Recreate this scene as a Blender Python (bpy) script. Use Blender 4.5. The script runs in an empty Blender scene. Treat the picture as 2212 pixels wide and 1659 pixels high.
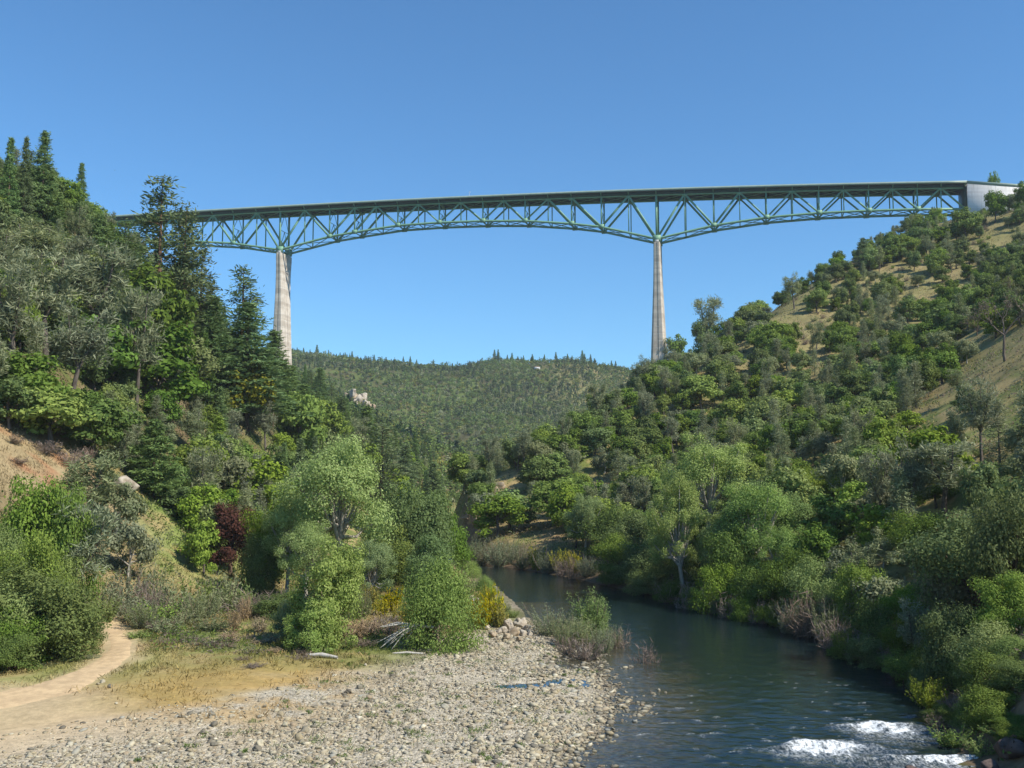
import bpy, math, random
import numpy as np

# ------------------------------------------------------------------ camera, sky, sun, exposure
FPX, CX, CY, HORIZON, CAM_Z = 995.6, 512.0, 384.0, 480.0, 18.0
PITCH = math.atan((HORIZON - CY) / FPX)
scene = bpy.context.scene
COL = scene.collection
cam_data = bpy.data.cameras.new("camera")
cam_data.sensor_width = 36.0
cam_data.lens = FPX / 1024.0 * 36.0
cam_data.clip_start = 0.5
cam_data.clip_end = 9000.0
cam = bpy.data.objects.new("camera", cam_data)
cam.location = (0, 0, CAM_Z)
cam.rotation_euler = (math.pi / 2 + PITCH, 0, 0)
COL.objects.link(cam)
scene.camera = cam

SUN_AZ = math.radians(121.0)      # clockwise from +Y: from the right and a little behind
SUN_EL = math.radians(45.0)
world = bpy.data.worlds.new("World")
scene.world = world
world.use_nodes = True
wn = world.node_tree
wn.nodes.clear()
w_out = wn.nodes.new("ShaderNodeOutputWorld")
w_bg = wn.nodes.new("ShaderNodeBackground")
w_sky = wn.nodes.new("ShaderNodeTexSky")
w_sky.sky_type = 'NISHITA'
w_sky.sun_disc = False
w_sky.sun_elevation = SUN_EL
w_sky.sun_rotation = SUN_AZ
w_sky.altitude = 300
w_sky.air_density = 1.0
w_sky.dust_density = 0.15
w_sky.ozone_density = 4.0
w_bg.inputs["Strength"].default_value = 0.120
w_tint = wn.nodes.new("ShaderNodeMix")          # a clear spring sky, deeper blue than the standard air
w_tint.data_type = 'RGBA'; w_tint.blend_type = 'MULTIPLY'
w_tint.inputs[0].default_value = 1.0
w_tint.inputs[7].default_value = (0.59, 0.97, 1.16, 1)
wn.links.new(w_sky.outputs[0], w_tint.inputs[6])
wn.links.new(w_tint.outputs[2], w_bg.inputs[0])
wn.links.new(w_bg.outputs[0], w_out.inputs[0])

sun_data = bpy.data.lights.new("sun", 'SUN')
sun_data.energy = 5.0
sun_data.angle = math.radians(0.5)
sun_data.color = (1.0, 0.93, 0.82)
sun = bpy.data.objects.new("sun", sun_data)
sx = math.sin(SUN_AZ) * math.cos(SUN_EL)
sy = math.cos(SUN_AZ) * math.cos(SUN_EL)
sz = math.sin(SUN_EL)
from mathutils import Vector, Matrix
sun.rotation_euler = Vector((sx, sy, sz)).to_track_quat('Z', 'Y').to_euler()
COL.objects.link(sun)
vs = scene.view_settings
vs.view_transform = 'Standard'
vs.look = 'None'
vs.gamma = 1.0
vs.exposure = 0.32
scene.cycles.max_bounces = 6
scene.cycles.diffuse_bounces = 3
scene.cycles.glossy_bounces = 3
scene.cycles.transmission_bounces = 3
scene.cycles.use_denoising = True
scene.cycles.denoiser = 'OPENIMAGEDENOISE'
scene.cycles.denoising_input_passes = 'RGB_ALBEDO_NORMAL'
scene.cycles.denoising_prefilter = 'ACCURATE'

# ------------------------------------------------------------------ helpers
D2P = 1024.0 / 2212.0            # reading scale of the coordinates noted from the photograph
RNG = np.random.default_rng(11)
random.seed(5)
CP, SP = math.cos(PITCH), math.sin(PITCH)

def ray(px, py):
    a = (px - CX) / FPX
    b = (CY - py) / FPX
    return a, CP - b * SP, SP + b * CP

def at(px, py, Y):
    a, dy, dz = ray(px, py)
    t = Y / dy
    return (a * t, Y, CAM_Z + dz * t)

def on_level(px, py, z=0.0):
    a, dy, dz = ray(px, py)
    t = (z - CAM_Z) / dz
    return (a * t, dy * t)

def project(p):
    X, Y, Z = p[0], p[1], p[2] - CAM_Z
    d = Y * CP + Z * SP
    return CX + FPX * X / d, CY - FPX * (-Y * SP + Z * CP) / d, d

def tag(o, label=None, cat=None, group=None, kind=None):
    if label: o["label"] = label
    if cat: o["category"] = cat
    if group: o["group"] = group
    if kind: o["kind"] = kind
    return o

def mesh_np(name, V, F, mat=None, smooth=False, attrs=None):
    V = np.asarray(V, dtype=np.float32)
    F = np.asarray(F, dtype=np.int32)
    me = bpy.data.meshes.new(name)
    k = F.shape[1]
    me.vertices.add(len(V)); me.vertices.foreach_set("co", V.ravel())
    me.loops.add(F.size); me.loops.foreach_set("vertex_index", F.ravel())
    me.polygons.add(len(F))
    me.polygons.foreach_set("loop_start", np.arange(0, F.size, k, dtype=np.int32))
    me.polygons.foreach_set("loop_total", np.full(len(F), k, dtype=np.int32))
    me.update(calc_edges=True)
    if smooth:
        me.polygons.foreach_set("use_smooth", np.ones(len(F), dtype=bool))
    for an, arr in (attrs or {}).items():
        arr = np.asarray(arr, dtype=np.float32)
        if arr.ndim == 1:
            a = me.attributes.new(an, 'FLOAT', 'POINT'); a.data.foreach_set("value", arr)
        else:
            a = me.attributes.new(an, 'FLOAT_COLOR', 'POINT')
            if arr.shape[1] == 3:
                arr = np.concatenate([arr, np.ones((len(arr), 1), np.float32)], 1)
            a.data.foreach_set("color", arr.ravel())
    if mat: me.materials.append(mat)
    return me

def link(name, me, parent=None, loc=None):
    o = bpy.data.objects.new(name, me)
    COL.objects.link(o)
    if parent is not None: o.parent = parent
    if loc is not None: o.location = loc
    return o

def empty(name, loc, rz=0.0):
    o = bpy.data.objects.new(name, None)
    o.empty_display_size = 0.5
    o.location = loc
    o.rotation_euler = (0, 0, rz)
    COL.objects.link(o)
    return o

class MB:
    """collects quads of boxes and tubes and links them as one mesh"""
    def __init__(self): self.v, self.f = [], []
    def box8(self, pts):
        n = len(self.v); self.v += [tuple(p) for p in pts]
        for q in ((0,3,2,1),(4,5,6,7),(0,1,5,4),(1,2,6,5),(2,3,7,6),(3,0,4,7)):
            self.f.append(tuple(n + i for i in q))
    def box(self, c, s):
        x,y,z = c; a,b,d = s[0]/2, s[1]/2, s[2]/2
        self.box8([(x-a,y-b,z-d),(x+a,y-b,z-d),(x+a,y+b,z-d),(x-a,y+b,z-d),(x-a,y-b,z+d),(x+a,y-b,z+d),(x+a,y+b,z+d),(x-a,y+b,z+d)])
    def beam(self, p, q, w, h, side=(0,1,0)):
        p, q = Vector(p), Vector(q)
        d = (q - p).normalized(); s = Vector(side)
        u = s - d * s.dot(d)
        if u.length < 1e-4: u = Vector((1,0,0)) - d * d.x
        u.normalize(); n = d.cross(u)
        u = u * (w/2); n = n * (h/2)
        self.box8([p-u-n, p+u-n, p+u+n, p-u+n, q-u-n, q+u-n, q+u+n, q-u+n])
    def tube(self, pts, radii, sides=6):
        pts = [Vector(p) for p in pts]; n0 = len(self.v)
        for i, p in enumerate(pts):
            d = (pts[min(i+1,len(pts)-1)] - pts[max(i-1,0)]).normalized()
            u = d.cross(Vector((0.31,0.95,0.05)))
            if u.length < 1e-3: u = d.cross(Vector((1,0,0)))
            u.normalize(); w = d.cross(u)
            for k in range(sides):
                a = 2*math.pi*k/sides
                self.v.append(tuple(p + (u*math.cos(a)+w*math.sin(a))*radii[i]))
        for i in range(len(pts)-1):
            for k in range(sides):
                a = n0+i*sides+k; b = n0+i*sides+(k+1)%sides
                self.f.append((a, b, b+sides, a+sides))
    def sweep(self, rings):
        n0 = len(self.v); k = len(rings[0])
        for r in rings: self.v += [tuple(p) for p in r]
        for i in range(len(rings)-1):
            for j in range(k):
                a = n0+i*k+j; b = n0+i*k+(j+1) % k
                self.f.append((a, a+k, b+k, b))
        self.f.append(tuple(n0+j for j in range(k))); e = n0+(len(rings)-1)*k
        self.f.append(tuple(e+k-1-j for j in range(k)))
    def mesh(self, name, mat, smooth=False):
        return mesh_np(name, self.v, self.f, mat, smooth)
    def build(self, name, mat, parent=None, smooth=False):
        return link(name, self.mesh(name, mat, smooth), parent)

# value noise
_lat = np.random.default_rng(3).random((256, 256))
def vnoise(x, y):
    xi = np.floor(x).astype(int); yi = np.floor(y).astype(int)
    fx = x - xi; fy = y - yi
    fx = fx*fx*(3-2*fx); fy = fy*fy*(3-2*fy)
    g = lambda i, j: _lat[i & 255, j & 255]
    return (g(xi,yi)*(1-fx)+g(xi+1,yi)*fx)*(1-fy) + (g(xi,yi+1)*(1-fx)+g(xi+1,yi+1)*fx)*fy
def fbm(x, y, octv=4):
    s = 0.0; a = 0.5; t = 0.0
    for k in range(octv):
        s = s + a*vnoise(x*2**k + 17.3*k, y*2**k + 5.7*k); t += a; a *= 0.5
    return s / t
def sstep(a, b, x):
    t = np.clip((x-a)/(b-a), 0, 1)
    return t*t*(3-2*t)

# ------------------------------------------------------------------ materials
def nmat(name):
    m = bpy.data.materials.new(name); m.use_nodes = True
    nt = m.node_tree; nt.nodes.clear()
    out = nt.nodes.new("ShaderNodeOutputMaterial")
    return m, nt, out
def nd(nt, t, **kw):
    n = nt.nodes.new(t)
    for k, v in kw.items(): setattr(n, k, v)
    return n
def mixc(nt, fac, a, b, mode='MIX'):
    n = nd(nt, "ShaderNodeMix", data_type='RGBA', blend_type=mode)
    for sock, val in ((n.inputs[0], fac), (n.inputs[6], a), (n.inputs[7], b)):
        if hasattr(val, "links"): nt.links.new(val, sock)
        elif isinstance(val, (int, float)): sock.default_value = val
        else: sock.default_value = (*val, 1.0)
    return n.outputs[2]
def mathn(nt, op, a, b=None, c=None):
    n = nd(nt, "ShaderNodeMath", operation=op)
    for i, val in enumerate((a, b, c)):
        if val is None: continue
        if hasattr(val, "links"): nt.links.new(val, n.inputs[i])
        else: n.inputs[i].default_value = val
    return n.outputs[0]
def ramp(nt, x, lo, hi):
    n = nd(nt, "ShaderNodeMapRange", interpolation_type='SMOOTHSTEP')
    nt.links.new(x, n.inputs[0]); n.inputs[1].default_value = lo; n.inputs[2].default_value = hi
    return n.outputs[0]
def noise(nt, vec, scale, detail=3, rough=0.55):
    n = nd(nt, "ShaderNodeTexNoise"); n.inputs["Scale"].default_value = scale
    n.inputs["Detail"].default_value = detail; n.inputs["Roughness"].default_value = rough
    if vec is not None: nt.links.new(vec, n.inputs["Vector"])
    return n.outputs["Fac"]
def objco(nt):
    return nd(nt, "ShaderNodeTexCoord").outputs["Object"]
def principled(nt, out, base, rough=0.8, spec=0.3, bump=None, bstr=0.3, bdist=0.1, metal=0.0):
    p = nd(nt, "ShaderNodeBsdfPrincipled")
    if hasattr(base, "links"): nt.links.new(base, p.inputs["Base Color"])
    else: p.inputs["Base Color"].default_value = (*base, 1)
    if hasattr(rough, "links"): nt.links.new(rough, p.inputs["Roughness"])
    else: p.inputs["Roughness"].default_value = rough
    p.inputs["Specular IOR Level"].default_value = spec
    p.inputs["Metallic"].default_value = metal
    if bump is not None:
        b = nd(nt, "ShaderNodeBump"); b.inputs["Strength"].default_value = bstr; b.inputs["Distance"].default_value = bdist
        nt.links.new(bump, b.inputs["Height"]); nt.links.new(b.outputs[0], p.inputs["Normal"])
    nt.links.new(p.outputs[0], out.inputs["Surface"])
    return p

def leaf_mat(name, c1, c2, trans=0.3, vary=0.35):
    m, nt, out = nmat(name)
    geo = nd(nt, "ShaderNodeNewGeometry")
    oi = nd(nt, "ShaderNodeObjectInfo")
    col = mixc(nt, geo.outputs["Random Per Island"], c1, c2)
    # each plant a little different
    hs = nd(nt, "ShaderNodeHueSaturation")
    r = oi.outputs["Random"]
    nt.links.new(mathn(nt, 'MULTIPLY_ADD', r, 0.026, 0.487), hs.inputs["Hue"])
    nt.links.new(mathn(nt, 'MULTIPLY_ADD', mathn(nt, 'FRACT', mathn(nt, 'MULTIPLY', r, 7.31)), vary, 0.93 - vary*0.5), hs.inputs["Saturation"])
    nt.links.new(mathn(nt, 'MULTIPLY_ADD', mathn(nt, 'FRACT', mathn(nt, 'MULTIPLY', r, 3.77)), vary, 1.0 - vary*0.5), hs.inputs["Value"])
    nt.links.new(col, hs.inputs["Color"])
    d = nd(nt, "ShaderNodeBsdfDiffuse"); t = nd(nt, "ShaderNodeBsdfTranslucent")
    nt.links.new(hs.outputs[0], d.inputs[0])
    tc = mixc(nt, 0.35, hs.outputs[0], (0.16, 0.20, 0.02))
    nt.links.new(tc, t.inputs[0])
    mx = nd(nt, "ShaderNodeMixShader"); mx.inputs[0].default_value = trans
    nt.links.new(d.outputs[0], mx.inputs[1]); nt.links.new(t.outputs[0], mx.inputs[2])
    nt.links.new(mx.outputs[0], out.inputs["Surface"])
    return m

def attr_leaf_mat(name, trans=0.25):
    m, nt, out = nmat(name)
    at_ = nd(nt, "ShaderNodeAttribute", attribute_name="tint")
    geo = nd(nt, "ShaderNodeNewGeometry")
    v = mathn(nt, 'MULTIPLY_ADD', geo.outputs["Random Per Island"], 0.7, 0.65)
    n = nd(nt, "ShaderNodeVectorMath", operation='SCALE')
    nt.links.new(at_.outputs["Color"], n.inputs[0]); nt.links.new(v, n.inputs["Scale"])
    d = nd(nt, "ShaderNodeBsdfDiffuse"); t = nd(nt, "ShaderNodeBsdfTranslucent")
    nt.links.new(n.outputs[0], d.inputs[0]); nt.links.new(n.outputs[0], t.inputs[0])
    mx = nd(nt, "ShaderNodeMixShader"); mx.inputs[0].default_value = trans
    nt.links.new(d.outputs[0], mx.inputs[1]); nt.links.new(t.outputs[0], mx.inputs[2])
    nt.links.new(mx.outputs[0], out.inputs["Surface"])
    return m

def bark_mat(name, c1, c2):
    m, nt, out = nmat(name)
    co = objco(nt)
    mp = nd(nt, "ShaderNodeMapping"); mp.inputs["Scale"].default_value = (6, 6, 1.2)
    nt.links.new(co, mp.inputs[0])
    n = noise(nt, mp.outputs[0], 1.0, 4)
    principled(nt, out, mixc(nt, ramp(nt, n, 0.35, 0.65), c1, c2), 0.95, 0.1, n, 0.6, 0.05)
    return m

M = {}
def paint_mat(name, c, c2, rust):
    m, nt, out = nmat(name)
    co = objco(nt)
    n = noise(nt, co, 0.35, 5); n2 = noise(nt, co, 2.2, 5)
    col = mixc(nt, ramp(nt, n, 0.3, 0.7), c, c2)
    col = mixc(nt, mathn(nt, 'MULTIPLY', ramp(nt, n2, 0.54, 0.72), 0.7), col, rust)
    principled(nt, out, col, 0.55, 0.35)
    return m
M['bridge_green'] = paint_mat("bridge_green", (0.20, 0.385, 0.25), (0.16, 0.31, 0.20), (0.14, 0.13, 0.08))
M['bridge_shaded'] = paint_mat("bridge_shaded", (0.030, 0.065, 0.045), (0.02, 0.045, 0.032), (0.05, 0.04, 0.03))  # bridge green darkened: the deck's overhang shade put into the colour
M['parapet'] = paint_mat("parapet", (0.31, 0.39, 0.32), (0.25, 0.33, 0.27), (0.25, 0.22, 0.16))

def concrete_mat(name, c1, c2, band):
    m, nt, out = nmat(name)
    co = objco(nt)
    n = noise(nt, co, 0.25, 6, 0.65)
    mp = nd(nt, "ShaderNodeMapping"); mp.inputs["Scale"].default_value = (1.1, 1.1, 0.06)
    nt.links.new(co, mp.inputs[0])
    streak = noise(nt, mp.outputs[0], 1.0, 4, 0.6)
    sep = nd(nt, "ShaderNodeSeparateXYZ"); nt.links.new(co, sep.inputs[0])
    # pour lifts: every few metres a paler joint, its strength drifting
    lift = mathn(nt, 'FRACT', mathn(nt, 'DIVIDE', sep.outputs[2], band))
    joint = mathn(nt, 'SUBTRACT', 1.0, ramp(nt, lift, 0.06, 0.16))
    mz = nd(nt, "ShaderNodeMapping"); mz.inputs["Scale"].default_value = (0.5, 0.5, 0.16)
    nt.links.new(co, mz.inputs[0])
    patch = ramp(nt, noise(nt, mz.outputs[0], 1.0, 3), 0.45, 0.62)
    mb = nd(nt, "ShaderNodeMapping"); mb.inputs["Scale"].default_value = (0.01, 0.01, 0.21)
    nt.links.new(co, mb.inputs[0])
    bandn = noise(nt, mb.outputs[0], 1.0, 2)
    col = mixc(nt, ramp(nt, n, 0.3, 0.7), c1, c2)
    col = mixc(nt, mathn(nt, 'MULTIPLY', ramp(nt, streak, 0.5, 0.75), 0.55), col, (c1[0]*0.5, c1[1]*0.47, c1[2]*0.42))
    col = mixc(nt, mathn(nt, 'MULTIPLY', ramp(nt, bandn, 0.42, 0.6), 0.45), col, (c1[0]*0.62, c1[1]*0.6, c1[2]*0.58))
    col = mixc(nt, mathn(nt, 'MULTIPLY', mathn(nt, 'MULTIPLY', joint, patch), 0.85), col, (0.62, 0.60, 0.55))
    principled(nt, out, col, 0.9, 0.15, n, 0.3, 0.1)
    return m
M['concrete'] = concrete_mat("pier_concrete", (0.50, 0.44, 0.36), (0.66, 0.60, 0.51), 4.6)
M['abutment'] = concrete_mat("abutment_concrete", (0.74, 0.72, 0.68), (0.82, 0.80, 0.76), 3.1)

def plain_noise_mat(name, c1, c2, scale, rough=0.9, bstr=0.4, bdist=0.1):
    m, nt, out = nmat(name)
    n = noise(nt, objco(nt), scale, 5, 0.6)
    principled(nt, out, mixc(nt, ramp(nt, n, 0.3, 0.7), c1, c2), rough, 0.15, n, bstr, bdist)
    return m
M['asphalt'] = plain_noise_mat("road_asphalt", (0.05,0.05,0.05), (0.07,0.07,0.07), 1.0)
M['rock_pale'] = plain_noise_mat("pale_rock", (0.50,0.45,0.36), (0.27,0.22,0.16), 1.6, 0.9, 0.8, 0.2)
M['rock_dark'] = plain_noise_mat("dark_rock", (0.16,0.12,0.10), (0.08,0.06,0.055), 1.6, 0.9, 0.8, 0.2)
M['rock_tan'] = plain_noise_mat("tan_rock", (0.40,0.33,0.23), (0.22,0.16,0.10), 1.3, 0.9, 0.8, 0.2)
M['white_paint'] = plain_noise_mat("white_paint", (0.8,0.8,0.78), (0.7,0.7,0.68), 1.0)
M['roof_brown'] = plain_noise_mat("roof_brown", (0.2,0.13,0.09), (0.14,0.1,0.07), 1.0)
M['glass_dark'] = plain_noise_mat("glass_dark", (0.02,0.025,0.03), (0.03,0.035,0.04), 1.0, 0.2)
M['metal_grey'] = plain_noise_mat("metal_grey", (0.45,0.46,0.46), (0.38,0.39,0.39), 1.0, 0.5)
M['bird'] = plain_noise_mat("bird_black", (0.02,0.02,0.022), (0.035,0.03,0.03), 3.0)

M['bark_brown'] = bark_mat("bark_brown", (0.09,0.062,0.045), (0.16,0.11,0.08))
M['bark_grey'] = bark_mat("bark_grey", (0.085,0.07,0.06), (0.17,0.145,0.12))
M['bark_pale'] = bark_mat("bark_pale", (0.30,0.27,0.22), (0.42,0.39,0.33))
M['bark_red'] = bark_mat("bark_red", (0.30,0.15,0.08), (0.42,0.26,0.16))
M['bark_red2'] = bark_mat("bark_russet", (0.11,0.065,0.042), (0.20,0.125,0.08))
M['driftwood'] = bark_mat("driftwood", (0.42,0.39,0.33), (0.55,0.52,0.46))
M['twig'] = bark_mat("twig_brown", (0.22,0.15,0.12), (0.34,0.26,0.20))

M['lf_oak_dark'] = leaf_mat("leaves_dark_oak", (0.098,0.158,0.040), (0.239,0.322,0.075), 0.40)
M['lf_oak'] = leaf_mat("leaves_oak", (0.143,0.222,0.043), (0.336,0.437,0.097), 0.42)
M['lf_oak_bright'] = leaf_mat("leaves_bright", (0.105,0.18,0.036), (0.235,0.345,0.085), 0.42)
M['lf_gold'] = leaf_mat("leaves_gold", (0.165,0.165,0.022), (0.275,0.259,0.050), 0.40)
M['lf_pine'] = leaf_mat("needles_pine", (0.092,0.146,0.060), (0.233,0.291,0.121), 0.30)
M['lf_fir'] = leaf_mat("needles_fir", (0.089,0.163,0.055), (0.225,0.325,0.100), 0.32)
M['lf_grey'] = leaf_mat("needles_grey_pine", (0.174,0.213,0.110), (0.386,0.419,0.232), 0.38)
M['lf_cotton'] = leaf_mat("leaves_cottonwood", (0.19,0.285,0.075), (0.45,0.555,0.21), 0.45)
M['lf_willow'] = leaf_mat("leaves_willow", (0.185,0.27,0.065), (0.40,0.51,0.15), 0.45, 0.2)
M['lf_lime'] = leaf_mat("leaves_lime", (0.180,0.257,0.024), (0.342,0.418,0.057), 0.4)
M['lf_sage'] = leaf_mat("leaves_sage", (0.182,0.218,0.103), (0.327,0.351,0.194), 0.40)
M['lf_purple'] = leaf_mat("leaves_purple", (0.055,0.024,0.018), (0.14,0.055,0.038), 0.35)
M['lf_broom'] = leaf_mat("broom_flowers", (0.15,0.19,0.03), (0.55,0.45,0.03), 0.3)
M['lf_brush'] = leaf_mat("brush_twigs", (0.196,0.144,0.115), (0.345,0.270,0.218), 0.30)
M['lf_straw'] = leaf_mat("dry_reeds", (0.300,0.220,0.120), (0.460,0.350,0.220), 0.2)
M['tint'] = attr_leaf_mat("mass_foliage", 0.38)
# ------------------------------------------------------------------ terrain shape
LB_PX = [(560,790),(556,768),(572,752),(598,735),(612,712),(612,697),(606,683),(596,668),(585,657),(570,648),(556,640),(545,632),(527,618),(516,606),(504,594),(490,583),(478,575),(466,567)]
RB_PX = [(1000,790),(988,768),(962,748),(946,722),(936,700),(926,675),(905,665),(870,655),(835,640),(787,621),(735,609),(690,601),(640,593),(600,584),(575,578),(540,572),(500,566),(463,561)]
LBW = [on_level(*p) for p in LB_PX] + [(-19,235),(-40,270),(-46,320),(-40,400),(-28,450),(-22,630),(0,900),(10,1000)]
RBW = [on_level(*p) for p in RB_PX] + [(-13.5,238),(-20,270),(-24,320),(-14,400),(2,450),(26,630),(40,900),(45,1000)]
def _mono(pts, first):
    pts = sorted(pts, key=lambda p: p[1])
    ys = np.array([first[1]] + [p[1] for p in pts]); xs = np.array([first[0]] + [p[0] for p in pts])
    return ys, xs
LBY, LBX = _mono(LBW, (-6.0, -80.0))
RBY, RBX = _mono(RBW, (24.0, -80.0))
def bankL(Y): return np.interp(Y, LBY, LBX)
def bankR(Y): return np.interp(Y, RBY, RBX)

CTRL = []
def cp(px, py, Y, dz=0.0):
    x, y, z = at(px, py, Y); CTRL.append((x, y, z + dz))
def cw(x, y, z): CTRL.append((x, y, z))
# right spur: its ridge, then the slope facing us
for a in ((949,221,570),(900,243,540),(852,266,510),(803,299,470),(768,320,440),(735,340,418),(700,366,395),(650,398,360),(600,424,325),(545,460,290),(500,500,262),(478,525,250),
          (985,224,574),(1024,216,560),(1060,200,565),
          (700,450,285),(800,400,315),(900,350,345),(1000,300,385),(1024,262,450),(950,270,450),(870,320,400),(640,500,245),(600,535,220),(560,520,250),(530,530,240),
          (740,545,165),(800,505,190),(850,500,160),(880,450,205),(930,440,190),(950,480,150),(985,400,200),(1024,440,160),(1000,365,230),(1024,350,235),(1024,520,115),(960,560,118),(900,600,118),(1024,600,92),(1000,660,82),
          (700,570,172),(820,580,137),(640,560,195)): cp(*a)
for a in ((40,40,11),(70,40,30),(60,75,22),(110,90,58),(150,130,85),(220,200,140),(40,-60,8),(90,-60,35),(320,420,190),(430,600,215),(300,640,190),(240,720,150),(93,640,86),(60,560,42),(150,620,112),(60,780,50),(330,300,190),
          (40,500,15),(25,420,7),(10,340,8),(500,300,260),(600,800,240)): cw(*a)
# left slope
for a in ((100,602,132),(0,612,112),(0,560,120),(50,560,130),(150,565,150),(172,520,168),(190,550,165),(140,490,168),(60,482,148),(0,470,140),(0,425,152),(40,430,160),(100,440,190),(130,400,212),(0,300,190),(0,200,240),(40,205,250),(70,215,258),(100,250,268),
          (150,292,288),(200,333,312),(240,372,342),(290,405,382),(320,440,372),(200,440,262),(250,470,262),(300,490,265),(370,490,300),(430,525,262),(300,560,205),(60,330,215),(60,400,180),(150,350,250),(200,390,270)): cp(*a)
for a in ((-14,170,2.2),(-25,190,2.4),(-45,160,2.4),(-45,140,2.0),(-35,118,1.6),(-20,110,1.3),(-20,130,2.2),(-12,140,2.0),(-30,95,1.2),(-20,85,0.9),(-10,75,0.6),(-45,90,1.6),(-48,75,1.6),(-30,70,1.0),(-10,60,0.5),(-5,95,0.7),(-2,112,0.7),(-60,60,3),(-75,95,9),(-80,60,10),(-80,-60,12),(-30,0,1),(-30,-60,1),
          (-100,520,52),(-157,700,88),(-125,600,62),(-70,600,25),(-250,500,120),(-360,740,196),(-300,300,135),(-200,190,95),(-150,120,52),(-110,60,28),(-60,430,18),(-55,330,8),(-500,500,220),(-220,700,120),(-60,800,30),
          (-350,380,150),(-40,225,4),(-400,100,180)): cw(*a)
# far ridge and its slope
for a in ((100,345,1500),(200,350,1500),(270,352,1480),(295,355,1480),(350,361,1480),(395,364,1490),(440,369,1500),(456,371,1500),(475,367,1500),(495,362,1500),(530,363,1500),(575,364,1500),(600,368,1500),(620,371,1500),(645,375,1500),(720,385,1500),
          (500,440,1150),(430,440,1100),(560,425,1250),(400,480,900),(465,497,870),(350,440,980),(300,420,980),(330,402,1060),(300,385,1200),(600,402,1350),(540,470,1000)): cp(*a)
for a in ((-700,1500,240),(700,1500,215),(-600,1000,200),(500,1000,190),(-700,1900,150),(0,1900,110),(700,1900,140),(0,2500,60),(-800,2500,60),(800,2500,60),(150,900,70),(-150,900,60)): cw(*a)
CTRL = np.array(CTRL)
_c = 14.0
def _phi(d2): return np.sqrt(d2 + _c*_c)
def _fit():
    P = CTRL[:, :2]
    A = _phi(((P[:, None] - P[None])**2).sum(-1))
    n = len(P)
    B = np.zeros((n+1, n+1)); B[:n, :n] = A - np.eye(n)*0.6; B[:n, n] = 1; B[n, :n] = 1
    r = np.zeros(n+1); r[:n] = CTRL[:, 2]
    return np.linalg.solve(B, r)
_W = _fit()
def base_h(X, Y):
    X = np.asarray(X, float); sh = X.shape
    x = X.ravel(); y = np.asarray(Y, float).ravel()
    o = np.full(x.shape, _W[-1])
    for i in range(len(CTRL)):
        o += _W[i]*_phi((x-CTRL[i,0])**2 + (y-CTRL[i,1])**2)
    return o.reshape(sh)
PUDDLE = on_level(524, 686, 0.35)
POOLS = [(-1.2,0,2.0,1.4,.34),(1.0,.9,1.7,1.3,.32),(2.6,2.6,1.2,1.3,.26),(3.8,11,2.4,3.2,.30),(1.2,14.5,2.0,2.4,.22),(5.6,15.5,2.6,2.5,.3)]
def height(X, Y):
    X = np.asarray(X, float); Y = np.asarray(Y, float)
    L, R = bankL(Y), bankR(Y)
    dl = L - X; dr = X - R
    e = np.maximum(dl, dr)                       # >0 on land, metres from the water's edge
    e = np.maximum(e, (Y-930)*0.6)               # the river ends where the valley turns out of sight
    wide = np.clip(np.hypot(X, Y)/1000, 0.0, 1)
    h = base_h(X, Y)
    rough = (fbm(X/23.0+40, Y/23.0+40, 4)-0.5)*(1.6+8*wide)*sstep(6, 40, e)
    rough = rough + (fbm(X/80.0+11, Y/130.0+2, 3)-0.5)*46*sstep(500, 800, Y)*sstep(1450, 1150, Y)   # gullies of the far hill
    micro = (fbm(X/2.1, Y/2.1, 3)-0.5)*0.16
    slope = np.where(dr > dl, 0.35, 0.085)       # the right bank is steeper
    edge = np.clip(e, 0, 6)*slope
    land = np.maximum(edge + (np.maximum(h, 0.4) - 0.5)*sstep(1.0, np.where(dr > dl, 9.0, 30.0), e) + rough + micro, 0.05*np.clip(e, 0, 8) + 0.02)
    for ox, oy, rx, ry, dd in POOLS:
        land = land - dd*np.exp(-(((X-PUDDLE[0]-ox)/rx)**2 + ((Y-PUDDLE[1]-oy)/ry)**2))
    bed = -1.3*sstep(0, 7, -e) + micro*0.4
    return np.where(e > 0, land, bed)

def ground_hit(px, py, y0=45.0, y1=2200.0):
    a, dy, dz = ray(px, py)
    Ys = np.concatenate([np.arange(y0, 700, 1.0), np.arange(700, y1, 6.0)])
    xs = a/dy*Ys; zs = CAM_Z + dz/dy*Ys
    g = height(xs, Ys) - zs
    k = np.argmax(g > 0)
    if g[k] > 0: pass
    else:
        k = int(np.argmax(g/Ys))                  # above the skyline: stand it on the ridge nearest the ray
    return float(xs[k]), float(Ys[k]), float(height(xs[k], Ys[k]))

# ------------------------------------------------------------------ terrain mesh and its soils
def axis_x():
    u = np.linspace(-1, 1, 441)
    return 900*np.sinh(4.3*u)/math.sinh(4.3)
def axis_y():
    y = [-60.0]
    while y[-1] < 2450:
        yy = y[-1]
        y.append(yy + (4.0 if yy < 40 else max(0.55, yy/125.0)))
    return np.array(y)
GX, GY = axis_x(), axis_y()
TX, TY = np.meshgrid(GX, GY)
TZ = height(TX, TY)
_gx = np.gradient(TZ, axis=1)/np.gradient(TX, axis=1); _gy = np.gradient(TZ, axis=0)/np.gradient(TY, axis=0)
SLOPE = np.hypot(_gx, _gy)

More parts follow.
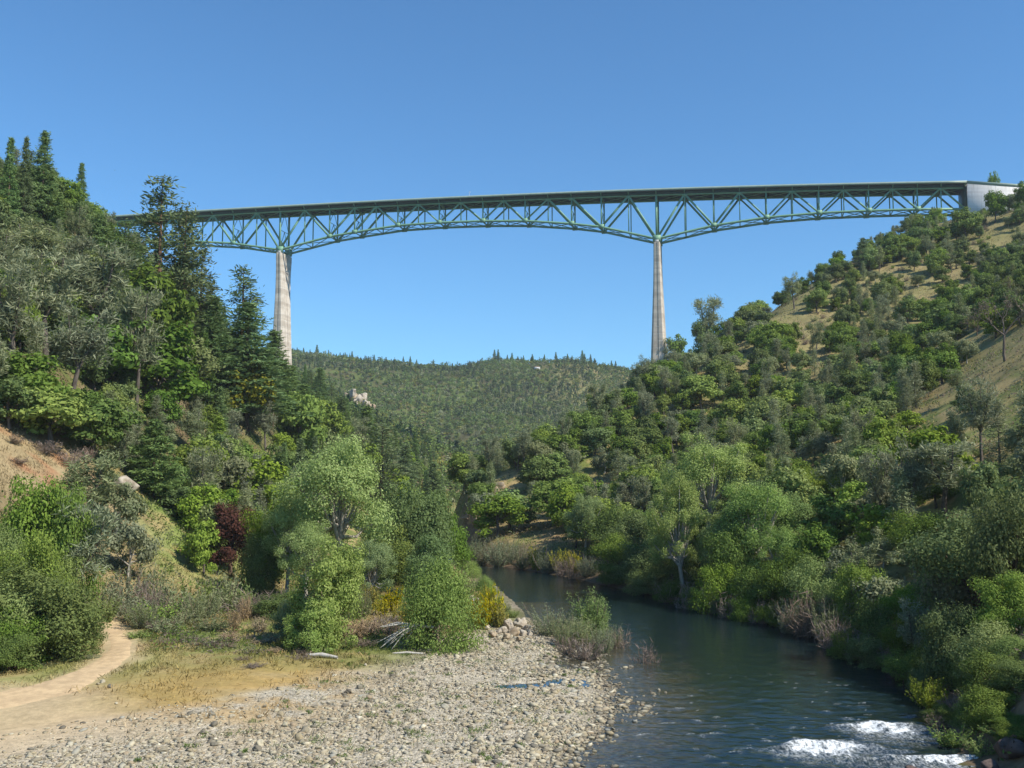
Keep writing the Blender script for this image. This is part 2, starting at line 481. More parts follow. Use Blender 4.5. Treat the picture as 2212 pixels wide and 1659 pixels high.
def inside(poly, x, y):
    c = np.zeros(x.shape, bool); n = len(poly)
    for i in range(n):
        (x1, y1), (x2, y2) = poly[i], poly[(i+1) % n]
        with np.errstate(divide='ignore', invalid='ignore'):
            t = ((y1 > y) != (y2 > y)) & (x < (x2-x1)*(y-y1)/(y2-y1+1e-12)+x1)
        c ^= t
    return c
PATH_PX = [(-40,716),(0,707),(40,694),(80,678),(104,668),(117,656),(121,643),(116,631),(107,623),(100,616),(92,610),(84,604)]
PATH_W = [ground_hit(*p)[:2] for p in PATH_PX]
PATH_W = [(-46.0, 70.0), (-42.5, 77.0)] + PATH_W[2:]
def dist_poly(x, y, pts):
    d = np.full(x.shape, 1e9)
    for (x1, y1), (x2, y2) in zip(pts[:-1], pts[1:]):
        vx, vy = x2-x1, y2-y1; L = vx*vx+vy*vy+1e-9
        t = np.clip(((x-x1)*vx+(y-y1)*vy)/L, 0, 1)
        d = np.minimum(d, np.hypot(x-x1-t*vx, y-y1-t*vy))
    return d
def soil(X, Y, Z, S):
    """albedo of the ground by what lies there, and how much of it is river gravel"""
    n1 = fbm(X/9, Y/9); n2 = fbm(X/2.3+9, Y/2.3); n3 = fbm(X/31+3, Y/31+8); n4 = fbm(X/0.9, Y/0.9, 3)
    c = lambda *v: np.array(v)
    mixv = lambda a, b, t: a*(1-t[..., None]) + b*t[..., None]
    straw = c(.36,.275,.125); green = c(.15,.185,.05); red = c(.36,.165,.075); dirt = c(.27,.185,.10)
    floor_ = c(.085,.07,.035); gravel = c(.42,.375,.285); sand = c(.43,.345,.215)
    col = mixv(np.broadcast_to(straw, X.shape+(3,)), green, sstep(.42, .60, n1*.6+n2*.4)*(1-.5*sstep(108, 86, Y)*(X < 5)))
    col = mixv(col, dirt, sstep(.52, .68, n3*.6+n2*.4)*.75)
    col = mixv(col, np.broadcast_to(c(.08,.115,.035), X.shape+(3,)), sstep(300, 800, Y)*.95)
    # wooded left slope: leaf litter and shade plants
    wood = sstep(-30, -60, X - (Y-160)*0.10)*sstep(1.5, 8, Z)
    col = mixv(col, mixv(np.broadcast_to(floor_, X.shape+(3,)), c(.10,.13,.035), sstep(.45,.6,n1)), wood*.75*sstep(.35,.55,n3*.5+n2*.5+.18))
    # grassy clearing on the left slope, olive grass high on the right
    gx_, gy_ = at(172, 525, 166)[:2]
    gl = np.exp(-(((X-gx_)/11)**2+((Y-gy_)/15)**2))
    col = mixv(col, mixv(np.broadcast_to(c(.18,.255,.06), X.shape+(3,)), c(.33,.29,.11), sstep(.50,.64,n2)), np.clip(gl*1.4,0,.9))
    col = mixv(col, mixv(np.broadcast_to(c(.22,.21,.085), X.shape+(3,)), c(.33,.26,.13), sstep(.45,.6,n1)), sstep(40,90,X)*sstep(25,60,Z)*.65)
    # red cut bank
    rd = np.exp(-(((X+72)/18)**2 + ((Y-150)/13)**2))
    col = mixv(col, mixv(mixv(np.broadcast_to(c(.30,.235,.13), X.shape+(3,)), c(.24,.23,.09), sstep(.5,.62,n1)), c(.33,.165,.085), sstep(.54,.68,n2*.6+fbm(X/5+70,Y/5)*.4)*.85), np.clip(rd*1.6, 0, 1))
    # steep ground shows earth
    col = mixv(col, np.broadcast_to(c(.20,.145,.09), X.shape+(3,)), sstep(.75, 1.3, S)*sstep(.4,.6,n2)*.8)
    # the flat by the river: gravel towards the water, straw and green weeds behind
    e = bankL(Y) - X
    lim = np.interp(Y, [40,62,75,88,100,112,125,140,170,200], [56,52,33,24,20,12,4,1.5,1,.6])
    gv = sstep(3.0, -3.0, e - lim + (n1-.5)*9)*(e > -2)*(Y < 230)
    col = mixv(col, mixv(np.broadcast_to(gravel, X.shape+(3,)), sand, sstep(.45,.7,n3)*.7), gv)
    gold = np.exp(-(((X+22)/10)**2+((Y-82)/11)**2))*sstep(.36,.52,n2*.55+n1*.45)
    col = mixv(col, np.broadcast_to(c(.42,.275,.10), X.shape+(3,)), np.clip(gold*.95,0,.62))
    gv = gv*(1-np.clip(gold*1.0,0,.6))
    lg = sstep(16, 7, np.hypot((X+46)*.8, Y-92)+(n2-.5)*7)
    col = mixv(col, mixv(np.broadcast_to(c(.26,.27,.09), X.shape+(3,)), c(.40,.32,.15), sstep(.45,.6,n1)), lg*.8)
    dp = dist_poly(X, Y, PATH_W)
    pth = sstep(3.4, 1.0, dp + (n2-.5)*2.0)*(X < 0)
    pad = sstep(16, 7, np.hypot((X+41)*.9, (Y-72)*1.1) + (n1-.5)*7)
    col = mixv(col, np.broadcast_to(c(.50,.385,.235), X.shape+(3,)), np.maximum(pth*.8, pad*.85))
    gv = gv*(1-np.maximum(pth, pad*.8))
    # wet edge and river bed
    wet = sstep(0.28, 0.0, Z)*(np.maximum(e, X-bankR(Y)) < 12)
    col = mixv(col, col*c(.45,.42,.38), wet*.8)
    rb = sstep(9, 2, X-bankR(Y))*(X > bankR(Y)-1)*(Y < 260)
    col = mixv(col, np.broadcast_to(c(.16,.11,.075), X.shape+(3,)), rb*.8)
    col = col*(0.80+0.40*n4)[..., None]
    return np.clip(col, 0, 1), gv
TCOL, TGRAV = soil(TX, TY, TZ, SLOPE)

def ground_mat():
    m, nt, out = nmat("ground_soil")
    co = objco(nt)
    a = nd(nt, "ShaderNodeAttribute", attribute_name="soil")
    g = nd(nt, "ShaderNodeAttribute", attribute_name="gravel")
    n = noise(nt, co, 1.7, 6, 0.7)
    vor = nd(nt, "ShaderNodeTexVoronoi", feature='F1'); vor.inputs["Scale"].default_value = 5.5
    vor.inputs["Randomness"].default_value = 1.0
    nt.links.new(co, vor.inputs["Vector"])
    sepc = nd(nt, "ShaderNodeSeparateColor"); nt.links.new(vor.outputs["Color"], sepc.inputs[0])
    stone = mathn(nt, 'MULTIPLY_ADD', sepc.outputs[0], 0.9, 0.55)
    plain = mathn(nt, 'MULTIPLY_ADD', n, 1.1, 0.45)
    k = nd(nt, "ShaderNodeMix", data_type='FLOAT')
    nt.links.new(g.outputs["Fac"], k.inputs[0]); nt.links.new(plain, k.inputs[2]); nt.links.new(stone, k.inputs[3])
    sc = nd(nt, "ShaderNodeVectorMath", operation='SCALE')
    nt.links.new(a.outputs["Color"], sc.inputs[0]); nt.links.new(k.outputs[0], sc.inputs["Scale"])
    hb = nd(nt, "ShaderNodeMix", data_type='FLOAT')
    nt.links.new(g.outputs["Fac"], hb.inputs[0]); nt.links.new(n, hb.inputs[2])
    nt.links.new(mathn(nt, 'SUBTRACT', 1.0, vor.outputs["Distance"]), hb.inputs[3])
    principled(nt, out, sc.outputs[0], 0.95, 0.1, hb.outputs[0], 0.6, 0.15)
    return m
M['ground'] = ground_mat()
def build_terrain():
    ny, nx = TX.shape
    V = np.stack([TX, TY, TZ], -1).reshape(-1, 3)
    i = (np.arange(ny-1)[:, None]*nx + np.arange(nx-1)[None]).ravel()
    F = np.stack([i, i+1, i+nx+1, i+nx], -1)
    me = mesh_np("terrain", V, F, M['ground'], True, {"soil": TCOL.reshape(-1, 3), "gravel": TGRAV.ravel()})
    tag(link("terrain", me), "canyon floor and slopes of dry grass, gravel and red earth", kind="structure")
build_terrain()

# ------------------------------------------------------------------ dirt path on the flat
def build_path():
    P = np.array(PATH_W); seg = np.r_[0, np.cumsum(np.hypot(*np.diff(P, axis=0).T))]
    s = np.arange(0, seg[-1], 0.5)
    k = np.ones(9)/9
    x = np.interp(s, seg, P[:, 0]); y = np.interp(s, seg, P[:, 1])
    xp = np.r_[np.full(4, x[0]), x, np.full(4, x[-1])]; yp = np.r_[np.full(4, y[0]), y, np.full(4, y[-1])]
    x = np.convolve(xp, k, 'valid'); y = np.convolve(yp, k, 'valid')
    tx, ty = np.gradient(x), np.gradient(y); L = np.hypot(tx, ty); nx, ny = -ty/L, tx/L
    wid = np.interp(s, [0, 8, 18, 28, 40, 60], [5.2, 4.0, 2.2, 1.5, 1.15, 0.8])
    rows = []
    cross = np.linspace(-1, 1, 9)
    for c in cross:
        w = wid*c*(1+0.25*(fbm(s/3.0+(5 if c > 0 else 60), s*0+c*0, 3)-0.5)*2)
        px, py = x+nx*w, y+ny*w
        pz = height(px, py) + 0.05*(1-c**4) - 0.06*(abs(c) > .95) + 0.02
        rows.append(np.stack([px, py, pz], -1))
    V = np.stack(rows, 1).reshape(-1, 3); n = len(cross)
    i = (np.arange(len(s)-1)[:, None]*n + np.arange(n-1)[None]).ravel()
    F = np.stack([i, i+n, i+n+1, i+1], -1)
    link("path", mesh_np("path", V, F, plain_noise_mat("path_dust", (0.62,0.46,0.265), (0.46,0.335,0.195), 1.3, 0.95, 0.5, 0.06), True))["kind"] = "structure"
build_path()

# ------------------------------------------------------------------ river
RAPIDS = []
def rapid(px, py, hw, back, amp):      # crest centre, half width, run of foam towards us, strength
    x, y = on_level(px, py); RAPIDS.append((x, y, hw, back, amp))
rapid(884,726,3.0,6.6,1.1); rapid(822,746,3.3,6.0,1.2); rapid(938,760,4.2,4.6,1.1); rapid(872,758,1.3,1.8,.75); rapid(900,750,.9,1.2,.7)
for p in ((768,741,.5,.7,.45),(865,706,.7,.3,.5),(830,712,1.0,.25,.45),(845,718,.5,.3,.4),(716,735,.9,.4,.5),(745,748,.7,.4,.5),(640,714,1.0,.5,.55),(610,655,.4,.3,.35),(680,708,.6,.5,.4),(642,735,.9,.4,.5),(800,716,.5,.25,.4),
          (486,567,1.6,.9,.6),(520,569,1.0,.6,.45),(497,568,1.0,.7,.45),(534,571,1.2,.6,.5),(556,576,.9,.5,.5),(660,705,.5,.35,.4),(900,690,.4,.2,.4),(790,728,.5,.25,.4),(915,716,.8,.3,.5),(700,690,.4,.25,.3),(760,700,.4,.2,.3),(640,690,.4,.2,.3),(668,724,1.1,.35,.5)): rapid(*p)
_rr = random.Random(21)
for _ in range(46):
    _x, _y = on_level(_rr.uniform(690, 975), _rr.uniform(716, 766)); RAPIDS.append((_x, _y, _rr.uniform(.15, .55), _rr.uniform(.25, 1.3), _rr.uniform(.25, .5)))
def build_river():
    ys = [-60.0]
    while ys[-1] < 1000: ys.append(ys[-1] + (5 if ys[-1] < 50 else (0.16 if ys[-1] < 78 else ys[-1]/220)))
    ys = np.array(ys); u = np.linspace(0, 1, 240)
    L = bankL(ys) - 6.5; R = bankR(ys) + 2.0
    X = L[:, None] + (R-L)[:, None]*u[None]; Y = np.broadcast_to(ys[:, None], X.shape)
    foam = np.zeros(X.shape); Z = np.zeros(X.shape)
    nz = fbm(X*1.1, Y*2.2, 4); nf = fbm(X*2.6+8, Y*1.5, 4); nl = fbm(X*.6+8, Y*.6+2, 3)
    for (x, y, hw, back, amp) in RAPIDS:
        dx = (X-x)/hw; wig = (nl-.5)*1.6*min(1, hw)
        dy = (y + 0.35*hw*0.5*(1-dx*dx) + wig) - Y      # >0 towards us, crest bows upstream
        prof = np.where(dy < 0, np.exp(-(dy/(0.10*back+.05))**2), np.exp(-(np.clip(dy,0,None)/(back*.62))**1.5))
        lat = np.exp(-(np.abs(dx)**2.0))
        m = prof*lat
        foam = np.maximum(foam, np.clip(m*amp*1.8*(0.18+1.5*nf*nl) - 0.10, 0, 1))
        if hw > 1.2:
            Z += amp*0.17*np.exp(-((dy-.1)/(0.09*back))**2)*lat - amp*.10*np.exp(-((dy-.30*back)/(0.2*back))**2)*lat + amp*.16*m*(nz-.5)*2
        else:
            Z += 0.10*amp*m
    fast = sstep(110, 64, Y)*sstep(-4, 8, X)
    Z += (nz-.5)*(0.04+0.10*fast) + (fbm(X*.5, Y*1.1+30, 3)-.5)*0.12*fast
    foam = np.maximum(foam, sstep(.79, .85, fbm(X*1.3+3, Y*3.4, 3))*fast*.5)
    e = X - bankL(ys)[:, None]
    shallow = sstep(11, 1, e + (nl-.5)*6)*(Y < 150)
    V = np.stack([X, Y, Z], -1).reshape(-1, 3); ny, nx = X.shape
    i = (np.arange(ny-1)[:, None]*nx + np.arange(nx-1)[None]).ravel()
    F = np.stack([i, i+1, i+nx+1, i+nx], -1)
    m, nt, out = nmat("river_water")
    co = objco(nt)
    fo = nd(nt, "ShaderNodeAttribute", attribute_name="foam").outputs["Fac"]
    sh = nd(nt, "ShaderNodeAttribute", attribute_name="shallow").outputs["Fac"]
    mp = nd(nt, "ShaderNodeMapping"); mp.inputs["Scale"].default_value = (0.75, 1.9, 1)
    mp.inputs["Rotation"].default_value = (0, 0, 0.25)
    nt.links.new(co, mp.inputs[0])
    w1 = noise(nt, mp.outputs[0], 0.9, 4, 0.6); w2 = noise(nt, mp.outputs[0], 3.2, 3, 0.6)
    hgt = mathn(nt, 'MULTIPLY_ADD', w2, 0.45, w1)
    bed = noise(nt, co, 0.9, 4)
    deep = mixc(nt, ramp(nt, bed, 0.4, 0.7), (0.007,0.017,0.021), (0.014,0.026,0.021))
    shal = mixc(nt, ramp(nt, noise(nt, co, 2.2, 4), 0.4, 0.65), (0.045,0.042,0.026), (0.10,0.085,0.05))
    base = mixc(nt, sh, deep, shal)
    p = principled(nt, out, base, 0.04, 0.5, hgt, 0.17, 0.2)
    p.inputs["IOR"].default_value = 1.33
    # broken white water
    fn = noise(nt, co, 5.0, 4, 0.65)
    ms = nd(nt, "ShaderNodeMapping"); ms.inputs["Scale"].default_value = (2.6, 0.8, 1); ms.inputs["Rotation"].default_value = (0, 0, -0.2)
    nt.links.new(co, ms.inputs[0])
    fs = noise(nt, ms.outputs[0], 2.4, 4, 0.65)
    tex = mathn(nt, 'MULTIPLY', ramp(nt, fn, 0.30, 0.72), ramp(nt, fs, 0.28, 0.70))
    core = mathn(nt, 'MULTIPLY', ramp(nt, fo, 0.62, 1.0), ramp(nt, fn, 0.22, 0.5))
    fm = mathn(nt, 'MINIMUM', mathn(nt, 'ADD', mathn(nt, 'MULTIPLY', mathn(nt, 'MULTIPLY', fo, 1.7), tex), mathn(nt, 'MULTIPLY', core, 0.5)), 1.0)
    fm = mathn(nt, 'MULTIPLY', fm, 0.92)
    fd = nd(nt, "ShaderNodeBsdfDiffuse"); fd.inputs[0].default_value = (0.80, 0.84, 0.85, 1)
    mx = nd(nt, "ShaderNodeMixShader"); nt.links.new(fm, mx.inputs[0])
    nt.links.new(p.outputs[0], mx.inputs[1]); nt.links.new(fd.outputs[0], mx.inputs[2])
    nt.links.new(mx.outputs[0], out.inputs["Surface"])
    M['water'] = m
    tag(link("river", mesh_np("river", V, F, m, True, {"foam": foam.ravel(), "shallow": shallow.ravel()})), "dark blue green river with white rapids", kind="structure")
build_river()
def build_puddle():
    x0, y0 = PUDDLE
    m, nt, out = nmat("still_water")
    principled(nt, out, (0.022, 0.028, 0.022), 0.04, 0.5, noise(nt, objco(nt), 1.5, 2), 0.05, 0.05)
    for (ox, oy, rx, ry), lv in (((.4, 1, 5, 4.2), .62), ((3.6, 13, 6, 6), .5)):
        n = 48; V = [(0, 0, 0)]
        for k in range(n):
            a = 2*math.pi*k/n; r = 1+0.12*math.sin(3*a+1)
            V.append((rx*r*math.cos(a), ry*r*math.sin(a), 0))
        F = np.array([(0, 1+k, 1+(k+1) % n) for k in range(n)])
        xs = x0+ox+np.linspace(-rx, rx, 40); ys = y0+oy+np.linspace(-ry, ry, 40); g = height(*np.meshgrid(xs, ys))
        zs = float(np.percentile(g, lv*42))
        o = link("puddle", mesh_np("puddle", V, F, m), None, (x0+ox, y0+oy, zs)); o["kind"] = "structure"
build_puddle()

# ------------------------------------------------------------------ the bridge
PSI = math.radians(13.0)
TRUSS_W = 14.0
SRC = 1024.0/2816.0
def _plane_hit(px, py, O, u0=0.0):
    """pixel ray against the vertical plane of a truss: distance along the bridge and height"""
    a, dy, dz = ray(px, py)
    bx, by = math.cos(PSI), -math.sin(PSI); nx, ny = math.sin(PSI), math.cos(PSI)
    t = ((O[0]+nx*u0)*nx + (O[1]+ny*u0)*ny)/(a*nx + dy*ny)
    x, y, z = a*t, dy*t, CAM_Z + dz*t
    return (x-O[0])*bx + (y-O[1])*by, z
def _origin():
    O = at(769*SRC, 687*SRC, 700.0)[:2]
    s, _ = _plane_hit(1806*SRC, 656.8*SRC, O)
    k = 263.0/s
    return at(769*SRC, 687*SRC, 700.0*k)[:2]
BO = _origin()
BOT = [(769,687),(906,650.7),(975,638.7),(1094,620),(1208,612),(1328,607.7),(1444,607.3),(1572,615),(1654,624),(1806,656.8),(1963,620),(2108,598),(2253,585.6),(2390,579.4),(2524,575.5),(2655,575)]
bot = [_plane_hit(x*SRC, y*SRC, BO) for x, y in BOT]
TOPPX = [(293,593),(500,580),(771,565.7),(1000,552),(1200,541.5),(1408,532),(1600,525),(1806,518.7),(2112,508),(2400,501.3),(2664,496.5),(2816,494)]
_tp = np.array([_plane_hit(x*SRC, y*SRC, BO, -3.4) for x, y in TOPPX])
_dz = np.polyfit(_tp[:, 0], _tp[:, 1], 3)
_sR = 263.0; _sM = 131.5
S_END = bot[-1][0]
# left span mirrors the right one
_left = [(263.0 - s, z) for s, z in bot if s > 263.5]
_zl = bot[0][1] - bot[9][1]
left = [(s, z + _zl) for s, z in _left][::-1]
NODES = left + bot
S_BEG = NODES[0][0]
def deck_top(s): return float(np.polyval(_dz, np.clip(s, _tp[0, 0]-40, _tp[-1, 0]+20)))   # top of the parapet
PAR_H, TOP_DROP = 1.15, 3.4
def build_bridge():
    root = empty("truss_bridge", (BO[0], BO[1], 0), -PSI)
    tag(root, "long green steel truss bridge high over the river on two tall concrete piers", "bridge")
    W = TRUSS_W; o0, o1 = -3.4, W+3.4
    A0, A1 = S_BEG-90, S_END+1.0
    ss = np.linspace(A0, A1, 70)
    G = M['bridge_green']; DK = M['bridge_shaded']
    def strip(name, u0, u1, za, zb, mat, parent, s0=A0, s1=A1):
        m = MB()
        q = [s for s in ss if s0 < s < s1]; q = [s0]+q+[s1]
        m.sweep([[(a,u0,deck_top(a)-zb),(a,u1,deck_top(a)-zb),(a,u1,deck_top(a)-za),(a,u0,deck_top(a)-za)] for a in q])
        return m.build(name, mat, parent)
    deck = strip("deck", o0+.32, o1-.32, PAR_H-.15, PAR_H+.30, M['asphalt'], root)
    strip("parapet", o0, o0+.30, 0, PAR_H+.32, M['parapet'], deck)
    strip("parapet", o1-.30, o1, 0, PAR_H+.32, M['parapet'], deck)
    for u in (-0.9, W+0.6):
        strip("edge_girder", u, u+.3, PAR_H+.305, TOP_DROP-.1, DK, deck, S_BEG, S_END)  # same green steel, coloured dark for the shadow band below the parapet
    for u in (2.6, 5.6, 8.6, 11.6):
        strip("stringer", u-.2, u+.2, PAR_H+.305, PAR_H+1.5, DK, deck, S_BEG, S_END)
    # node lists
    bs = NODES
    def bz(s): return float(np.interp(s, [p[0] for p in bs], [p[1] for p in bs]))
    def tz(s): return deck_top(s) - TOP_DROP
    short = set()
    sv = [p[0] for p in bs]
    panels = []                        # (bottom s, bottom s, kind)
    iL = len(left)                     # index of left pier node
    iR = iL + 9
    diags, tops = [], []
    for k in range(len(sv)-1):
        a, b = sv[k], sv[k+1]
        if k == iL+1:                  # short panel with one diagonal rising right
            diags.append((a, b)); tops.append(b)
        elif k == iL+7:
            diags.append((b, a)); tops.append(a)
        elif k == iL+2:
            t = (a+b)/2; diags += [(a, t), (b, t)]; tops.append(t)
        else:
            t = (a+b)/2; diags += [(a, t), (b, t)]; tops.append(t)
    verts = sorted(set(round(s, 3) for s in sv + tops))
    for u in (0.0, W):
        bm_ = MB()
        bm_.sweep([[(a,u-.52,za-.65),(a,u+.52,za-.65),(a,u+.52,za+.65),(a,u-.52,za+.65)] for a, za in bs])
        for (s, z) in bs:               # gusset plates
            big = 1.5 if min(abs(s), abs(s-263)) < 1 else 1.0
            bm_.box((s, u, z+.3), (3.4*big, 1.16, 2.7*big))
        tr = bm_.build("truss", G, root)
        tm = MB()
        q = [S_BEG]+[s for s in ss if S_BEG < s < S_END]+[S_END]
        tm.sweep([[(a,u-.5,tz(a)-.65),(a,u+.5,tz(a)-.65),(a,u+.5,tz(a)+.65),(a,u-.5,tz(a)+.65)] for a in q])
        for s in tops: tm.box((s, u, tz(s)-.4), (3.6, 1.12, 2.3))
        tm.build("top_chord", G, tr)
        for (a, t) in diags:
            heavy = 1.2 if min(abs(a), abs(a-263)) < 60 else .9
            x = MB(); x.beam((a,u,bz(a)), (t,u,tz(t)), .85, heavy*1.05); x.build("diagonal", G, tr)
        for s in verts:
            hv = min(abs(s), abs(s-263)) < 1
            x = MB(); x.beam((s,u,bz(s)), (s,u,tz(s)), .7, 1.3 if hv else (.82 if s in [round(v,3) for v in sv] else .62), side=(0,1,0)); x.build("vertical", G, tr)
    # floor beams with brackets out to the parapets
    for s in verts:
        x = MB(); zt = deck_top(s)-PAR_H-.31
        x.box((s, W/2, zt-1.6), (.5, W-1.0, 2.0))
        for u, uo in ((-.5, o0+.5), (W+.5, o1-.5)):
            x.box8([(s-.2,u,zt-1.9),(s+.2,u,zt-1.9),(s+.2,uo,zt-.45),(s-.2,uo,zt-.45),(s-.2,u,zt-.02),(s+.2,u,zt-.02),(s+.2,uo,zt-.02),(s-.2,uo,zt-.02)])
        x.build("floor_beam", G, deck)
    x = MB()                             # bracing under the floor
    for a, b in zip(verts[:-1], verts[1:]):
        za, zb = tz(a)-.1, tz(b)-.1
        x.beam((a,0.6,za),((a+b)/2,W/2,(za+zb)/2), .35,.35); x.beam((b,0.6,zb),((a+b)/2,W/2,(za+zb)/2-.01), .35,.35)
        x.beam((a,W-.6,za),((a+b)/2,W/2,(za+zb)/2+.01), .35,.35); x.beam((b,W-.6,zb),((a+b)/2,W/2,(za+zb)/2-.02), .35,.35)
    x.build("floor_bracing", G, root)
    x = MB()                             # lateral bracing between the bottom chords
    for a, b in zip(verts[:-1], verts[1:]):
        m_ = (a+b)/2
        x.beam((a,.5,bz(a)),(a,W-.5,bz(a)), .45,.45)
        x.beam((a,.5,bz(a)-.06),(m_,W/2,bz(m_)-.06), .38,.38); x.beam((m_,W/2,bz(m_)-.1),(b,W-.5,bz(b)-.1), .38,.38)
        x.beam((a,W-.5,bz(a)+.06),(m_,W/2,bz(m_)+.06), .38,.38); x.beam((m_,W/2,bz(m_)+.1),(b,.5,bz(b)+.1), .38,.38)
    x.build("lateral_bracing", G, root)
    for s in sv[1:-1]:                   # cross frames
        x = MB(); h0, h1 = bz(s), tz(s); hm = h0 + (h1-h0)*.52
        x.beam((s,.4,hm),(s,W-.4,hm), .3,.3)
        x.beam((s,.4,h0+.6),(s,W/2,hm-.2), .3,.3); x.beam((s,W-.4,h0+.6),(s,W/2,hm-.25), .3,.3)
        x.beam((s,.4,hm+.2),(s,W/2,h1-.6), .3,.3); x.beam((s,W-.4,hm+.2),(s,W/2,h1-.65), .3,.3)
        x.build("cross_frame", G, root)
    # end portal
    x = MB()
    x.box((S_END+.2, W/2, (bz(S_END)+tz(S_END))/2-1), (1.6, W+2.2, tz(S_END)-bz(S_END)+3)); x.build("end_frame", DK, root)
    # piers: hollow tapered shafts, near face narrow, flank deep, flared at the head
    for s0 in (0.0, 263.0):
        ztop = bz(s0) - 2.3
        gx = BO[0] + s0*math.cos(PSI); gy = BO[1] - s0*math.sin(PSI)
        zb = float(height(gx, gy)) - 12
        H = ztop - zb
        prof = [(0, 2.05, -2.0, W+2.0), (3.5, 2.05, -2.0, W+2.0), (14, 2.25, -1.2, W+.6), (28, 2.7, -.8, W-.2), (55, 3.9, -1.0, W+.4), (85, 5.2, -1.4, W+1.2), (H, 5.2+(H-85)*.045, -1.4-(H-85)*.015, W+1.2+(H-85)*.02)]
        prof = [p for p in prof if p[0] < H] + [prof[-1]]
        V, F = [], []
        for (d, hw, u0, u1) in prof:
            ch = hw*.30                 # chamfered corners; each flank has a shallow recess
            z = ztop-d; um = (u0+u1)/2; g = .35
            ring = [(-hw+ch,u0),(-.5,u0),(-.5,u0+g),(.5,u0+g),(.5,u0),(hw-ch,u0),(hw,u0+ch*1.3),(hw,um-1.2),(hw-g,um-1.2),(hw-g,um+1.2),(hw,um+1.2),(hw,u1-ch*1.3),(hw-ch,u1),(-hw+ch,u1),(-hw,u1-ch*1.3),(-hw,u0+ch*1.3)]
            V += [(s0+x_, y_, z) for x_, y_ in ring]
        n = 16
        for r in range(len(prof)-1):
            for k in range(n):
                a = r*n+k; b = r*n+(k+1) % n
                F.append((a, a+n, b+n, b))
        me = bpy.data.meshes.new("pier"); me.from_pydata(V, [], F + [tuple(range(n))]); me.materials.append(M['concrete'])
        pier = link("pier", me, root)
        for u in (0.0, W):
            x = MB(); x.box((s0, u, ztop+.75), (2.6, 2.0, 1.5)); x.build("bearing", M['metal_grey'], pier)
    # right abutment with its white flank wall
    x = MB()
    zt = deck_top(S_END)-PAR_H-.35
    e0, e1 = S_END+1.1, S_END+62; ua, ub = o0+.1, 16.0      # the near wall splays back from the deck end
    z1, z2 = deck_top(e0)-PAR_H-.02, deck_top(e1)-PAR_H-.02
    x.box8([(e0,ua,z1-42),(e1,ub,z1-42),(e1,ub+22,z1-42),(e0,o1-.1,z1-42),(e0,ua,z1),(e1,ub,z2),(e1,ub+22,z2),(e0,o1-.1,z1)])
    x.build("abutment", M['abutment'], root)
    x = MB()
    x.box8([(e0,ua-.25,z1-.5),(e1,ub-.25,z2-.5),(e1,ub+.35,z2-.5),(e0,ua+.35,z1-.5),(e0,ua-.25,z1+PAR_H),(e1,ub-.25,z2+PAR_H),(e1,ub+.35,z2+PAR_H),(e0,ua+.35,z1+PAR_H)])
    x.build("parapet", M['parapet'], deck)
    x = MB(); sA = S_BEG
    zt = deck_top(sA)-PAR_H-.35
    x.box8([(sA-80,-1.2,zt-70),(sA-1.2,-1.2,zt-70),(sA-1.2,W+1.2,zt-70),(sA-80,W+1.2,zt-70),(sA-80,-1.2,deck_top(sA-80)-PAR_H-.35),(sA-1.2,-1.2,zt),(sA-1.2,W+1.2,zt),(sA-80,W+1.2,deck_top(sA-80)-PAR_H-.35)])
    x.build("abutment", M['abutment'], root)
    return root
BRIDGE = build_bridge()
def bridge_point(s, u, dz=0.0):
    return (BO[0]+s*math.cos(PSI)+u*math.sin(PSI), BO[1]-s*math.sin(PSI)+u*math.cos(PSI), deck_top(s)+dz)
def build_deck_post():
    s, _ = _plane_hit(1290*SRC, 530*SRC, BO, -3.0)
    p = bridge_point(s, -2.6, -PAR_H+.14)
    r = empty("lamp_post", p, -PSI)
    tag(r, "tiny white lamp post standing above the bridge parapet at mid span", "lamp post")
    m = MB(); m.tube([(0,0,0),(0,0,3.6)], [.11,.08], 8); m.build("pole", M['white_paint'], r)
    m = MB(); m.box((.35,0,3.7), (1.1,.35,.22)); m.build("lamp_head", M['white_paint'], r)
build_deck_post()
# ------------------------------------------------------------------ plants: prototypes
def unit(v): return v/np.maximum(np.linalg.norm(v, axis=-1, keepdims=True), 1e-9)
def leaves(c, size, aspect=0.55, up=0.3, rng=RNG, along=None, jit=1.0, face=None):
    """leaf-sized rhombs around the points c"""
    c = np.asarray(c, float); n = len(c)
    nr = rng.normal(size=(n, 3))
    nr = unit(nr + np.array([0, 0, up])) if face is None else unit(nr*.55 + face*1.1 + np.array([0, 0, up]))
    t = rng.normal(size=(n, 3)) if along is None else along + rng.normal(size=(n, 3))*0.35*jit
    t = unit(t - nr*(t*nr).sum(-1, keepdims=True)); b = np.cross(nr, t)
    s = (size*rng.uniform(0.65, 1.3, n))[:, None]
    V = np.stack([c + t*s, c + b*s*aspect, c - t*s, c - b*s*aspect], 1).reshape(-1, 3)
    F = np.arange(4*n).reshape(-1, 4)
    return V, F
def join(parts):
    V, F, o = [], [], 0
    for v, f in parts:
        V.append(v); F.append(f+o); o += len(v)
    return np.concatenate(V), np.concatenate(F)
def ball(n, rng):
    return unit(rng.normal(size=(n, 3)))

PROTO = {}
def reg(sp, crown, trunk, H, R):
    co = np.empty(len(crown.vertices)*3, np.float32); crown.vertices.foreach_get("co", co); co = co.reshape(-1, 3)
    H = float(np.percentile(co[:, 2], 99.8)); R = float(np.percentile(np.hypot(co[:, 0], co[:, 1]), 96.5))
    PROTO.setdefault(sp, []).append((crown, trunk, H, R))

